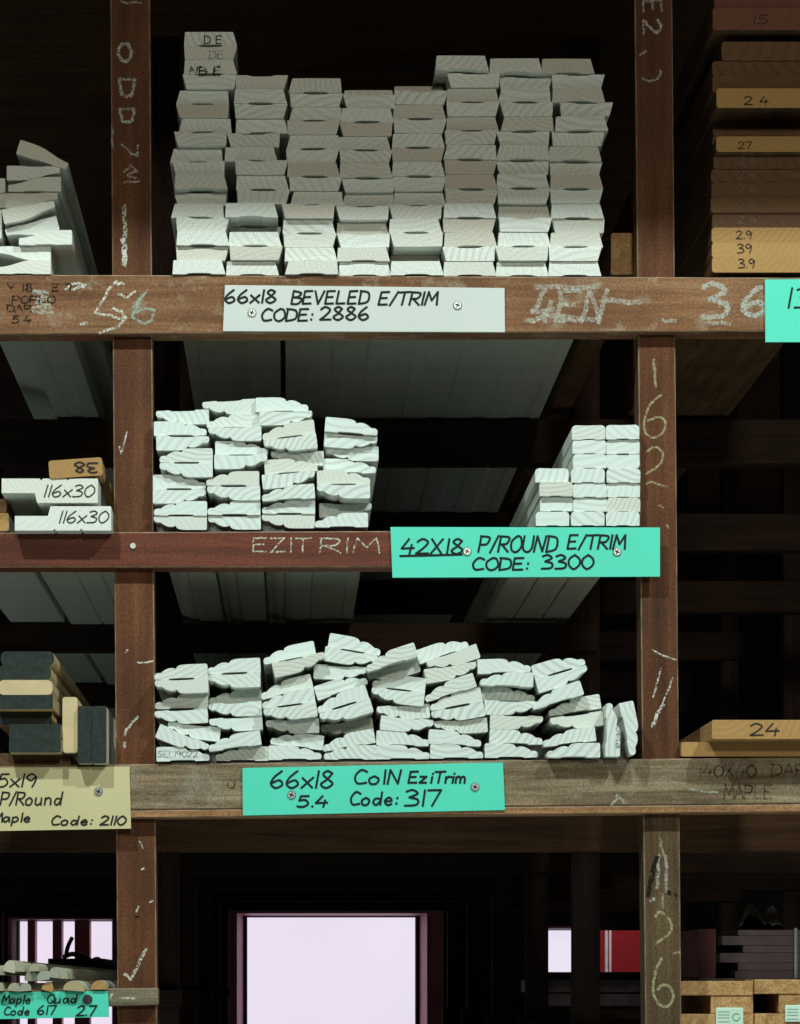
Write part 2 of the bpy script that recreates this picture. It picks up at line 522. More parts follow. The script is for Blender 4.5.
def rear_wall():
    holes = [(18, 112, 921, 1100), (247, 416, 917, 1210), (545, 590, 930, 972), (600, 650, 930, 972)]
    rects = []
    # columns of wall between holes
    bm = bmesh.new()
    edges = [-2400]
    for h in holes:
        edges += [h[0], h[1]]
    edges.append(2900)
    top, bot = -1300, 1500
    for i in range(0, len(edges), 2):
        a, b = P(edges[i], bot, YW), P(edges[i + 1], top, YW)
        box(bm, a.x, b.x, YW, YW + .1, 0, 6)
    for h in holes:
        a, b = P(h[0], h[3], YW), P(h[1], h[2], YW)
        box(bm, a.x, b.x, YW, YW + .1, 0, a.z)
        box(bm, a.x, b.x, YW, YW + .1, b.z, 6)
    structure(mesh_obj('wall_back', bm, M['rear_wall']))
    for i, h in enumerate(holes[:3]):
        a, b = P(h[0], h[3], YW), P(h[1], h[2], YW)
        w = structure(bpy.data.objects.new('window_%d' % (i + 1), None))
        w.location = (0.5 * (a.x + b.x), YW, a.z)
        link(w)
        inv = Matrix.Translation(w.location).inverted()
        bm = bmesh.new()
        box(bm, a.x - .01, b.x + .01, YW + .085, YW + .095, a.z - .01, b.z + .01)
        o = mesh_obj('pane', bm, M['pane'], w)
        o.matrix_parent_inverse = inv
        bm = bmesh.new()
        t = .088 if i == 1 else .022          # frame face width
        sp = .032 if i == 1 else .01          # splay of the reveal
        yf, yb = YW - .14, YW + .084
        A0 = [(a.x - t, a.z), (a.x - t, b.z + t * .45), (b.x + t, b.z + t * .45), (b.x + t, a.z)]
        A1 = [(a.x - sp, a.z), (a.x - sp, b.z + sp * .3), (b.x + sp, b.z + sp * .3), (b.x + sp, a.z)]
        A2 = [(a.x, a.z), (a.x, b.z), (b.x, b.z), (b.x, a.z)]
        r0 = [bm.verts.new((x_, YW - .001, z_)) for x_, z_ in A0]
        r1 = [bm.verts.new((x_, yf, z_)) for x_, z_ in A0]
        r2 = [bm.verts.new((x_, yf, z_)) for x_, z_ in A1]
        r3 = [bm.verts.new((x_, yb, z_)) for x_, z_ in A2]
        for u_, v_ in ((r0, r1), (r1, r2), (r2, r3)):
            for q_ in range(3):
                bm.faces.new((u_[q_], u_[q_ + 1], v_[q_ + 1], v_[q_]))
        o = mesh_obj('window_frame', bm, M['frame_bloom'], w)
        o.matrix_parent_inverse = inv
        if i == 0:
            for (u, v) in ((28, 35.5), (53, 62), (75, 90)):
                bm = bmesh.new()
                c, d = P(u, h[3], YW), P(v, h[2], YW)
                box(bm, c.x, d.x, YW - .02, YW + .08, a.z, b.z)
                o = mesh_obj('window_bar', bm, M['frame_bloom'], w)
                o.matrix_parent_inverse = inv


rear_wall()


# ------------------------------------------------------------------ the rack
rack = thing('timber_rack', 'dark brown timber storage rack of posts and rails holding all the boards', 'rack')


def quad_part(name, pts, depth, mat, y):
    """Prism whose front outline is given by four photo pixels on the plane y."""
    bm = bmesh.new()
    frustum(bm, [P(a, b, y) for a, b in pts], depth)
    bmesh.ops.bevel(bm, geom=list(bm.edges), offset=0.0014, segments=1, affect='EDGES', material=1)
    return mesh_obj(name, bm, [mat, M['worn']], rack)


# front posts (lean a touch, as in the photo)
Y_POST = 0.018
post_l = quad_part('post', [(108, -330), (147.6, -330), (165.6, 2280), (126.5, 2280)], 0.05, M['post'], Y_POST)
post_r = quad_part('post', [(631, -330), (669.5, -330), (679.2, 792), (642.8, 792)], 0.055, M['post'], Y_POST)
post_rl = quad_part('post', [(643.0, 793), (679.4, 793), (692, 2280), (658.5, 2280)], 0.055, M['post_dull'], Y_POST)
quad_part('post', [(-412, -330), (-371, -330), (-363, 2280), (-404, 2280)], 0.05, M['post'], Y_POST)
quad_part('post', [(1154, -330), (1195, -330), (1203, 2280), (1162, 2280)], 0.05, M['post'], Y_POST)
# front rails
beam1 = quad_part('rail', [(-420, 336), (1205, 330), (1205, 279), (-420, 273)], 0.045, M['beam_top'], 0)
beam2 = quad_part('rail', [(-420, 568), (652, 567), (652, 530), (-420, 534)], 0.045, M['beam_mid'], 0)
beam3 = quad_part('rail', [(-420, 815), (1205, 800), (1205, 753), (-420, 770)], 0.045, M['beam_low'], 0)
quad_part('rail_lip', [(-420, 823), (1205, 808.5), (1205, 800.4), (-420, 815.4)], 0.046, M['lip'], -.001)
beam4 = quad_part('rail', [(-420, 1018), (158, 1005), (158, 988), (-420, 992)], 0.035, M['beam_small'], 0)
beam5 = quad_part('rail', [(640, 1075), (1205, 1075), (1205, 1036), (640, 1036)], 0.045, M['beam_low'], 0)
# inner frames every metre
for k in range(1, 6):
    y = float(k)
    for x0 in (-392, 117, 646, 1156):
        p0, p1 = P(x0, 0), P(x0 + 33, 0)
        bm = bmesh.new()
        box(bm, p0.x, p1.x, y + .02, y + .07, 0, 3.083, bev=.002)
        mesh_obj('post', bm, M['shade_z'], rack)
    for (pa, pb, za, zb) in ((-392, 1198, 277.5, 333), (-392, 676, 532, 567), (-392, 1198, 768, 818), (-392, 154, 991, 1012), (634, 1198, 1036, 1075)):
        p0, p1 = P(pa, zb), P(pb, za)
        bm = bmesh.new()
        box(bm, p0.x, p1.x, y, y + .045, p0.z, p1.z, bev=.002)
        mesh_obj('rail', bm, M['inner_x' if k == 1 and za == 768 else 'shade_x'], rack)

# unseen lower shelf added to keep floor bounce out of the deep rack
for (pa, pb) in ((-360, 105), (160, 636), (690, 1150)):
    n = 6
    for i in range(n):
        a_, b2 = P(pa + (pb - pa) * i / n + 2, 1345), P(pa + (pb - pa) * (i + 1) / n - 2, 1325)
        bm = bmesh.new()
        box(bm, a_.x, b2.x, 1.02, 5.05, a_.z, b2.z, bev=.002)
        mesh_obj('bounce_block_board', bm, M['shade_x'], rack)


# ------------------------------------------------------------------ boards
def profile_mesh(name, prof, length, mats, end_mat_back=True):
    bm = bmesh.new()
    a = [bm.verts.new((x, 0, z)) for x, z in prof]
    b = [bm.verts.new((x, length, z)) for x, z in prof]
    n = len(a)
    f = bm.faces.new(a)
    f.material_index = 0
    f = bm.faces.new(b[::-1])
    f.material_index = 0
    for i in range(n):
        f = bm.faces.new((a[i], b[i], b[(i + 1) % n], a[(i + 1) % n]))
        f.material_index = 1
    bmesh.ops.recalc_face_normals(bm, faces=bm.faces)
    me = bpy.data.meshes.new(name)
    bm.to_mesh(me)
    bm.free()
    for m in mats:
        me.materials.append(m)
    return me


def mm(pts, w):
    return [((x - w / 2) * .001, z * .001) for x, z in pts]


def mir(pts):
    return [(-x, z) for x, z in pts][::-1]


COLN = [(1, .6), (0, 3), (.3, 6), (2, 8), (5, 8.8), (8.5, 8.6), (9.5, 9.6), (13, 11.8), (17, 13.6), (21, 14.3), (25, 13.8),
        (27, 12.6), (28, 14.5), (30, 16.4), (34, 17.6), (40, 18), (64.5, 18), (66, 16.8), (66, .5), (65.5, 0),
        (50, 0), (48, 1.2), (40, 1.5), (26, 1.5), (19, 1.2), (17, 0)]
BEVEL = [(0, 0), (1.2, 16.6), (2.0, 17.4), (33, 17.6), (60.5, 17.5), (61.3, 16.8), (66, 0), (50, 0), (46, 1.3), (40, 1.7), (26, 1.7), (20, 1.3), (16, 0)]
PROUND = [(.4, .4), (0, 13), (1.2, 16.2), (4.5, 18), (21, 17.6), (37.5, 18), (40.8, 16.2), (42, 13), (41.6, .4), (30, 0), (27, 1), (15, 1), (12, 0)]
SPLAY = [(0, .5), (0, 7.5), (1, 8.6), (7, 9.2), (15, 10.8), (24, 13.6), (32, 16), (40, 17.4), (50, 18), (65, 18), (66, 17), (66, .5), (65, 0), (45, 0), (40, .8), (22, .8), (18, 0)]
LEN = 5.4
ME = {}
for key, prof, w, em in (('coln', COLN, 66, 'end_coln'), ('bevel', BEVEL, 66, 'end_bevel'), ('pround', PROUND, 42, 'end_coln'), ('splay', SPLAY, 66, 'end_plain')):
    pr = mm(prof, w)
    ME[key + 'R'] = profile_mesh(key + '_board', pr, LEN, (M[em], M['primer']))
    ME[key + 'L'] = profile_mesh(key + '_board', mir(pr), LEN, (M[em], M['primer']))


def put(name, kind, thick, back, p0, p1, dy=0.0, label='', cat='board', group=None, yj=0.0025):
    """p0,p1: world ends of the board's back line, left to right as seen from the front."""
    d = p1 - p0
    ang = math.atan2(d.z, d.x)
    c = (p0 + p1) / 2
    if back == 'U':
        ang += math.pi
        thick = 'L' if thick == 'R' else 'R'
    o = bpy.data.objects.new(name, ME[kind + thick])
    o.location = (c.x, dy + random.uniform(-yj, yj), c.z)
    o.rotation_euler = (0, -ang, 0)
    link(o)
    tag(o, label, cat, group)
    return o


ORD = ['zeroth', 'first', 'second', 'third', 'fourth', 'fifth', 'sixth', 'seventh', 'eighth', 'ninth', 'tenth', 'eleventh', 'twelfth',
       'thirteenth', 'fourteenth', 'fifteenth', 'sixteenth', 'seventeenth']


def level(i, n):
    if i == 1:
        return 'bottom board'
    if i == n:
        return 'top board'
    return ORD[i] + ' board up'


# --- top shelf: eight columns of bevelled boards
T18 = 17.6e-3
cols = [
    # top y px, n, x-left px per row (bottom up)
    (173.0, 17, 32.5, [172.5, 176, 177, 177.5, 171, 174, 174.5, 172, 170, 174, 178.5, 176, 176, 182.5, 184, 184, 184]),
    (226.0, 14, 75.6, [226, 229.5, 228, 228, 225, 237, 236, 235, 224.5, 227, 235.5, 234.5, 234, 235]),
    (284.5, 14, 78.7, [285, 284.5, 283.5, 282.5, 281.5, 291, 291, 287, 286, 286.5, 287, 289, 290, 288.5]),
    (338.0, 14, 80.5, [338.5, 337, 337, 336.5, 336, 342, 340, 339.5, 340, 338, 339.5, 341, 343, 341]),
    (391.5, 14, 76.5, [391.5, 390, 390, 389, 389, 393, 393, 392, 391.5, 392, 394, 393, 395, 393.5]),
    (442.0, 15, 58.6, [442.5, 443, 444, 443, 443.5, 444.5, 444.5, 445, 444, 445, 446, 446.5, 447, 448.5, 435.5]),
    (495.5, 15, 59.0, [496, 494.5, 498, 500, 498, 497.5, 497, 495.5, 496, 496, 500.5, 500, 499.5, 498, 489.5]),
    (549.0, 15, 59.4, [548.5, 548.5, 550, 551, 551, 550, 549.5, 549.5, 548, 552, 555, 560, 550, 552, 541.5]),
]
SL = {1: 'RRRRLLRLLLLLLLRRR', 8: 'RRRLRRRRRRRRRRR'}
for ci, (xb, n, ytop, xs) in enumerate(cols, 1):
    zb = P(300, 274.6 + 0.003 * xb).z + .0005
    zt = EYE + (VPY - ytop) * S
    th = (zt - zb) / n
    up = False
    for i in range(1, n + 1):
        z0 = zb + (i - 1) * th
        # boards lie back-to-back and face-to-face in turn
        back = 'D' if (i + ci // 3) % 2 == 1 else 'U'
        if i == 1:
            back = 'D'
        thick = random.choice('RRL') if ci not in (1, 8) else SL[ci][i - 1]
        dy = random.uniform(-.0035, .0035)
        if random.random() < .1 and i > 1:
            dy = random.uniform(.008, .018)
        if (ci, i) in ((5, 2), (4, 14), (5, 14), (2, 4)):
            dy = .045
        if i == n and (ci, i) not in ((4, 14), (5, 14)):
            dy = -.004
        if ci == 1 and i >= 14:
            dy = -.004
        if ci == 6 and i == n:
            dy = -.012
        x0 = (xs[i - 1] - VPX) * S * (1 + dy / D)
        zz = z0 if back == 'D' else z0 + th
        tilt = random.uniform(-.0009, .0009)
        stack = ('leftmost stack' if ci == 1 else 'rightmost stack' if ci == 8 else ORD[ci] + ' stack from left')
        lab = 'pale slope-edged board, top shelf, %s of the %s' % (level(i, n), stack)
        o = put('slope_edged_board', 'bevel', thick, back, Vector((x0, 0, zz - tilt * .3)), Vector((x0 + .066, 0, zz + tilt * .3)), dy, lab, group='slope-edged boards on the top shelf')
        o.scale = (1, 1, th / T18 * .992)
        if ci == 1 and i >= 14:
            o['_mark'] = i

# marks on the four odd boards at top left
for o in list(bpy.data.objects):
    if '_mark' in o:
        i = o['_mark']
        del o['_mark']
        yy = o.location.y
        if i == 17:
            writing('lettering', text_strokes('D E', 204, 222, 44, 8), yy, 1.1, M['ink_soft'], o)
        elif i == 16:
            writing('lettering', text_strokes('DE', 209, 224, 59, 8), yy, .9, M['stamp'], o)
        elif i == 15:
            writing('lettering', text_strokes('NB E', 190, 221, 75, 8), yy, 1.6, M['ink_worn'], o)


# --- moulded boards: measured back lines
def pile(rows, ox, oy, s, label_fmt, group, kind='coln', name='moulded_board'):
    for (xl, yl, xr, yr, thick, back, dy, lab) in rows:
        a = P(ox + xl / s, oy + yl / s, dy)
        b = P(ox + xr / s, oy + yr / s, dy)
        c = (a + b) / 2
        d = (b - a).normalized() * (.033 if kind != 'pround' else .021)
        put(name, kind, thick, back, c - d, c + d, dy, label_fmt % lab, group=group)


def lv(stack_words, rows):
    n = len(rows)
    return [(*r, '%s of the %s' % (level(i + 1, n), stack_words)) for i, r in enumerate(rows)]


MID = 'white moulded board, middle shelf, %s'
GM = 'moulded trim boards on the middle shelf'
A = [(50, 742, 385, 742, 'R', 'U', 0), (48, 742, 388, 742, 'R', 'D', -.004), (45, 580, 378, 580, 'L', 'U', 0), (45, 578, 378, 578, 'L', 'D', .002),
     (88, 420, 418, 420, 'R', 'U', -.004), (88, 418, 418, 418, 'R', 'D', -.002), (68, 253, 398, 253, 'L', 'U', 0), (50, 252, 385, 250, 'L', 'D', .004), (62, 100, 397, 92, 'R', 'U', .012)]
B = [(383, 738, 716, 738, 'R', 'U', 0), (380, 737, 714, 737, 'R', 'D', -.003), (378, 562, 712, 560, 'R', 'U', -.006), (375, 561, 705, 559, 'R', 'D', .0),
     (424, 384, 755, 382, 'L', 'U', .0), (432, 383, 758, 381, 'L', 'D', .004), (385, 213, 720, 209, 'R', 'U', -.004), (380, 212, 705, 208, 'R', 'D', .01), (350, 60, 680, 40, 'R', 'U', .012)]
pile(lv('leftmost pile', A), 145, 395, 6.154, MID, GM)
pile(lv('second pile from left', B), 145, 395, 6.154, MID, GM)
C = [(40, 733, 370, 733, 'R', 'U', .004), (42, 732, 372, 732, 'R', 'D', 0), (45, 662, 370, 640, 'R', 'D', -.012), (38, 525, 368, 492, 'L', 'U', -.008),
     (38, 512, 410, 490, 'L', 'D', .0), (92, 375, 430, 378, 'R', 'U', .006), (48, 290, 378, 250, 'R', 'U', -.006), (45, 289, 375, 247, 'R', 'D', -.002),
     (25, 114, 352, 110, 'L', 'U', .0), (0, 113, 330, 109, 'L', 'D', .006)]
Dp = [(365, 816, 700, 812, 'R', 'D', -.002), (392, 668, 722, 666, 'L', 'U', .03), (378, 582, 712, 580, 'R', 'U', -.012), (380, 588, 712, 584, 'L', 'D', -.008),
      (415, 495, 748, 497, 'L', 'D', .012), (430, 352, 765, 352, 'R', 'U', .012), (425, 262, 762, 290, 'L', 'U', .004), (425, 258, 755, 286, 'L', 'D', .0)]
pile(lv('third pile from left', C), 255, 395, 6.154, MID, GM)
pile(lv('fourth pile, set apart right', Dp), 255, 395, 6.154, MID, GM)

LOW = 'white moulded board, lower shelf, %s'
GL = 'moulded trim boards on the lower shelf'
a = [(68, 778, 400, 774, 'L', 'D', -.006), (95, 550, 398, 676, 'L', 'U', -.006), (140, 530, 470, 568, 'R', 'U', .0), (55, 484, 388, 466, 'R', 'U', -.004),
     (60, 470, 390, 466, 'R', 'D', -.0), (58, 300, 390, 286, 'R', 'U', -.018), (56, 296, 388, 282, 'R', 'D', -.018)]
b = [(430, 776, 764, 774, 'R', 'D', .0), (398, 728, 714, 682, 'R', 'D', -.014), (392, 516, 722, 494, 'R', 'U', -.002), (390, 440, 718, 424, 'R', 'U', -.004),
     (392, 438, 720, 436, 'R', 'D', .035), (383, 276, 708, 264, 'R', 'U', -.004), (384, 272, 714, 256, 'R', 'D', -.002)]
pile(lv('leftmost stack', a), 145, 635, 6.154, LOW, GL)
pile(lv('second stack from left', b), 145, 635, 6.154, LOW, GL)
c = [(80, 800, 412, 798, 'L', 'D', .0), (92, 722, 418, 758, 'R', 'D', .002), (64, 582, 396, 570, 'R', 'U', .0), (48, 506, 376, 462, 'R', 'U', -.02),
     (46, 502, 374, 458, 'R', 'D', -.018), (45, 452, 357, 378, 'R', 'D', -.006), (105, 232, 420, 158, 'L', 'U', -.016), (58, 226, 375, 164, 'R', 'D', .0)]
d = [(425, 799, 757, 797, 'R', 'D', .0), (426, 757, 740, 700, 'R', 'D', .002), (400, 592, 718, 540, 'R', 'U', .04), (390, 528, 708, 430, 'R', 'U', -.012),
     (388, 524, 704, 424, 'R', 'D', -.01), (383, 458, 702, 352, 'L', 'D', .0), (372, 228, 700, 246, 'L', 'U', .004), (430, 122, 762, 180, 'L', 'U', -.004), (445, 119, 770, 175, 'L', 'D', .0)]
pile(lv('third stack from left', c), 255, 630, 6.154, LOW, GL)
pile(lv('fourth stack from left', d), 255, 630, 6.154, LOW, GL)
e = [(75, 765, 388, 765, 'L', 'D', .0), (75, 684, 388, 694, 'L', 'D', .003), (97, 505, 427, 532, 'L', 'U', .0), (73, 446, 397, 430, 'R', 'U', .001),
     (38, 352, 375, 388, 'R', 'U', -.002), (40, 348, 377, 384, 'R', 'D', .004), (12, 272, 327, 172, 'R', 'U', .02), (5, 266, 322, 164, 'R', 'D', -.02)]
f = [(400, 760, 730, 760, 'L', 'D', .0), (390, 672, 712, 692, 'L', 'D', .002), (423, 537, 754, 516, 'R', 'U', .002), (400, 476, 738, 412, 'R', 'U', -.004),
     (398, 472, 734, 406, 'R', 'D', .0), (376, 420, 690, 320, 'R', 'D', -.002), (350, 212, 690, 158, 'L', 'U', .0), (368, 172, 690, 60, 'R', 'U', .004), (322, 190, 640, 80, 'L', 'D', .01)]
pile(lv('fifth stack from left', e), 365, 635, 6.154, LOW, GL)
pile(lv('sixth stack from left', f), 365, 635, 6.154, LOW, GL)
g = [(85, 488, 316, 488, 'L', 'D', .0), (104, 431, 336, 438, 'L', 'D', .003), (108, 309, 340, 315, 'L', 'U', .0), (83, 246, 312, 250, 'L', 'U', .002),
     (74, 245, 302, 245, 'L', 'D', .02), (64, 183, 299, 190, 'R', 'D', -.004), (50, 134, 290, 126, 'L', 'D', .0)]
h = [(350, 488, 588, 486, 'R', 'D', -.02), (340, 442, 568, 414, 'R', 'D', -.016), (364, 318, 596, 288, 'R', 'U', .001), (365, 310, 592, 272, 'R', 'D', .012),
     (293, 308, 518, 236, 'R', 'D', -.006), (300, 166, 526, 100, 'L', 'U', -.002), (298, 164, 524, 98, 'L', 'D', .001)]
pile(lv('seventh stack from left', g), 465, 645, 4.324, LOW, GL)
pile(lv('eighth stack, by the upright boards', h), 465, 645, 4.324, LOW, GL)
pile([(610, 248, 608, 484, 'R', 'D', -.03, 'standing on edge, left of two leaning uprights'),
      (664, 250, 712, 482, 'L', 'D', -.028, 'standing on edge against the right post')], 465, 645, 4.324, LOW, GL)

# stamped ink on a few ends
for o in list(bpy.data.objects):
    l = o.get('label', '')
    if 'lower shelf, bottom board of the leftmost stack' in l:
        writing('stamped_number', text_strokes('SEL19022', 158, 198, 757, 6), o.location.y, .9, M['stamp'], o)
    if 'left of two leaning' in l:
        me_s = text_strokes('6190', 612, 634, 742, 5)
        me_s = [[(616 + (742 - yy_) * 1.0, 748 - (xx_ - 612)) for xx_, yy_ in st] for st in me_s]
        writing('stamped_number', me_s, o.location.y, .9, M['stamp'], o)

# --- pencil-round boards at the right of the middle shelf
PR = 'white round-edged board, middle shelf, %s'
GP = 'pencil-round boards on the middle shelf'


def prcol(rows, words):
    pile(lv(words, rows), 503.6, 420, 5.714, PR, GP, 'pround', 'pencil_round_board')


prcol([(585, 605, 778, 605, 'R', 'D', 0), (588, 525, 780, 525, 'R', 'D', .002), (588, 443, 778, 443, 'L', 'D', .004), (590, 361, 780, 361, 'R', 'D', 0),
       (585, 197, 778, 195, 'R', 'U', .0), (585, 196, 778, 194, 'R', 'D', .003), (585, 118, 776, 116, 'R', 'D', -.002)], 'tall column against right post')
prcol([(385, 605, 577, 605, 'R', 'D', 0), (393, 525, 586, 525, 'R', 'D', .003), (395, 444, 588, 444, 'L', 'D', .002), (385, 362, 580, 362, 'R', 'D', -.003),
       (395, 278, 590, 276, 'R', 'D', .0), (392, 195, 585, 195, 'R', 'D', .002), (390, 118, 583, 116, 'R', 'D', -.002)], 'middle column beside the right post')
prcol([(183, 605, 377, 605, 'R', 'D', 0), (215, 522, 406, 522, 'R', 'D', .006), (203, 440, 396, 440, 'L', 'D', .0), (180, 358, 372, 358, 'R', 'D', .003)], 'short outer column')

# --- splayed boards at the left end of the top shelf
TL = 'white splayed board, left end of top shelf, %s'
GT = 'splayed boards at the left end of the top shelf'
pile([(-15, 977, 370, 977, 'R', 'D', 0, 'bottom board'), (-15, 776, 370, 776, 'R', 'U', .004, 'second board up'),
      (132, 772, 530, 768, 'R', 'D', -.006, 'third board up, jutting right'), (32, 650, 412, 552, 'R', 'U', .006, 'tilted fourth board up'),
      (14, 506, 390, 438, 'L', 'U', -.006, 'tilted fifth board up, bright'), (25, 388, 418, 380, 'L', 'U', .0, 'sixth board up'),
      (55, 380, 450, 376, 'R', 'D', .002, 'seventh board up'), (44, 186, 440, 190, 'L', 'U', .0, 'eighth board up'),
      (112, 140, 490, 262, 'L', 'D', .0, 'tilted topmost board'),
      (-350, 280, 38, 280, 'R', 'U', .002, 'upper board cut by the left edge'), (-345, 386, 42, 386, 'R', 'U', .006, 'lower board cut by the left edge'),
      (-372, 505, 12, 505, 'R', 'U', .003, 'mid-height board cut by the left edge'), (-372, 612, 12, 612, 'R', 'U', .003, 'low board cut by the left edge')],
     0, 140, 7.27, TL, GT, 'splay', 'splayed_board')


# --- rectangular boards
def plank(name, px0, px1, py0, py1, dy, length, mats, label, cat='board', group=None, bev=.0018, rot=0.0):
    """Straight board; px/py are the front end's photo bounds."""
    p0, p1 = P(px0, py1, dy), P(px1, py0, dy)
    w, hh = p1.x - p0.x, p1.z - p0.z
    bm = bmesh.new()
    r = min(bev, hh * .3)
    k = r * .3
    pr = [(-w / 2, r), (-w / 2, hh - r), (-w / 2 + k, hh - k), (-w / 2 + r, hh), (w / 2 - r, hh), (w / 2 - k, hh - k), (w / 2, hh - r), (w / 2, r),
          (w / 2 - k, k), (w / 2 - r, 0), (-w / 2 + r, 0), (-w / 2 + k, k)]
    me = profile_mesh(name, pr, length, mats)
    o = link(bpy.data.objects.new(name, me))
    o.location = ((p0.x + p1.x) / 2, dy, p0.z)
    o.rotation_euler = (0, -rot, 0)
    tag(o, label, cat, group)
    return o


# right bay, top shelf: plank stack, upper ends painted browner for the overhang's shade
GB = 'planks stacked in the right bay'
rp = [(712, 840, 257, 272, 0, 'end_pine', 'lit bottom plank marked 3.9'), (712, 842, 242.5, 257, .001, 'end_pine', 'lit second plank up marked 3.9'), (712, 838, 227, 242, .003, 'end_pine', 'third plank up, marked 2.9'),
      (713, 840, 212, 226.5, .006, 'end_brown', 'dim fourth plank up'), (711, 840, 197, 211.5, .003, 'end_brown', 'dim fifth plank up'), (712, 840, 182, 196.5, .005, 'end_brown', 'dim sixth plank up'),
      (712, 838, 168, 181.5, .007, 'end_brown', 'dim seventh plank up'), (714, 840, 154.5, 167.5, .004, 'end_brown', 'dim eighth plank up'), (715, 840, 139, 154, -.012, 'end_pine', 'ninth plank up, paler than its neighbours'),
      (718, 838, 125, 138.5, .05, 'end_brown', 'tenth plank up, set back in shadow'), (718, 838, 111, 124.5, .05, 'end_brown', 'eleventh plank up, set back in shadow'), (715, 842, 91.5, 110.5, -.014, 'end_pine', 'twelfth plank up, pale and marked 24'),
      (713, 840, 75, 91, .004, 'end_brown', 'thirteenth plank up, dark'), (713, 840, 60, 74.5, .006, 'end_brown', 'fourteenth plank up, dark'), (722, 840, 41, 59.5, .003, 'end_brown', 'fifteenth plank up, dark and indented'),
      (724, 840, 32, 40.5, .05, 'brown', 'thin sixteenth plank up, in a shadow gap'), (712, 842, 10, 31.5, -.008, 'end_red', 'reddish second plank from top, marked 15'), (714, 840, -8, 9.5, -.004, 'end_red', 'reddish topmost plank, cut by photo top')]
zprev = None
for (x0, x1, y0, y1, dy, mt, lab) in rp:
    o = plank('plank', x0, x1, y0, y1 + .4, 0, 3.9, (M[mt], M['brown']), lab + ' in the right bay stack', 'plank', GB, .003)
    o.location.y = dy
    tx = {'3.9': None}
    if 'bottom' in lab:
        writing('lettering', text_strokes('3.9', 738, 755, 268, 9), dy, 1.0, M['ink_soft'], o)
    elif 'second plank up' in lab:
        writing('lettering', text_strokes('39', 737, 752, 253, 9), dy, 1.0, M['ink_soft'], o)
    elif '2.9' in lab:
        writing('lettering', text_strokes('2.9', 736, 752, 239, 8), dy, .9, M['ink_soft'], o)
    elif 'marked 24' in lab:
        writing('lettering', text_strokes('2 4', 744, 768, 105, 8.5), dy, 1.1, M['ink_soft'], o)
    elif 'ninth' in lab:
        writing('lettering', text_strokes('27', 738, 752, 149, 7), dy, .9, M['ink_soft'], o)
    elif 'marked 15' in lab:
        writing('lettering', text_strokes('15', 753, 768, 24, 9), dy, .9, M['ink_soft'], o)
    elif 'dim' in lab:
        writing('lettering', text_strokes('2 4', 738, 756, y1 - 3, 7.5), dy, .9, M['stamp'], o)

# long brown board beside the right post, top shelf
o = plank('bearer_board', 611, 638, 233, 274.5, .075, 4.8, (M['pine'], M['brown']), 'short-grained tan timber end behind right post on top shelf', 'board', None, .003)

# right bay, bottom shelf
o1 = plank('plank', 681.5, 845, 742, 756.4, 0.0, 3.6, (M['end_pine'], M['pine']), 'lower tan plank lying flat under the one marked 24', 'plank', 'planks on the right bottom shelf')
o2 = plank('plank', 712, 860, 722, 741, -.045, 3.6, (M['end_pine'], M['pine']), 'upper tan plank marked 24 jutting out over the shelf', 'plank', 'planks on the right bottom shelf')
o2.location.z = o1.location.z + (756.4 - 742) * S + .0004
# its end is sawn on a slope
for v in o2.data.vertices:
    if v.co.y < .01 and v.co.z > .012:
        v.co.y += .0
writing('lettering', text_strokes('24', 750, 779, 735.5, 12), -.045, 1.5, M['ink_soft'], o2)

# left bay, middle shelf: grooved weatherboard lengths
WB = [(0, 0), (0, 18), (41, 18), (44, 30), (118, 30), (119, 29), (119, 0), (84, 0), (82, 2.5), (80, 0), (51, 0), (49, 2.5), (47, 0)]
wbm = profile_mesh('grooved_board', mm(WB, 119), LEN, (M['end_plain'], M['primer']))
wbl = profile_mesh('grooved_board', mir(mm(WB, 119)), LEN, (M['end_plain'], M['primer']))
for (me_, x0, yb, rot, dy, lab, txt) in ((wbm, 14.8, 530.5, 0, -.03, 'lower white grooved board, raised side up, marked 116x30', (58, 107, 523, 12)),
                                        (wbl, 1.6, 478.5, math.pi, -.028, 'upper white grooved board, grooves on top, marked 116x30', (43, 93, 497, 12))):
    o = link(bpy.data.objects.new('grooved_board', me_))
    p = P(x0, yb, dy)
    o.location = (p.x + .0595, dy, p.z)
    o.rotation_euler = (0, rot, 0)
    tag(o, lab, 'board', 'grooved boards on the left middle shelf')
    writing('lettering', text_strokes('116x30', *txt, slant=.25), dy, 1.2, M['ink_soft'], o)
o = plank('timber_block', 49.5, 103, 459.5, 477.5, -.03, .9, (M['end_pine'], M['pine']), 'orange timber end marked 38 upside down atop the grooved boards', 'board', None, .003, rot=.07)
o.location.z = P(0, 478.2, -.03).z + .001
st = text_strokes('38', 74, 98, 475, 10)
st = [[(172 - x, 2 * 469.0 - y - .04 * (x - 86)) for x, y in q] for q in st]
writing('lettering', st, -.03, 1.8, M['ink_soft'], o)
plank('timber_offcut', -60, 8.5, 513, 531.0, .0, 3.0, (M['end_pine'], M['primer']), 'lit tan board end cut by the left edge, middle shelf', 'board', 'tan boards at left edge')
plank('timber_offcut', -60, 6.5, 499, 512.5, .02, 3.0, (M['end_brown'], M['brown']), 'dark brown board end cut by the left edge, middle shelf', 'board', 'tan boards at left edge')
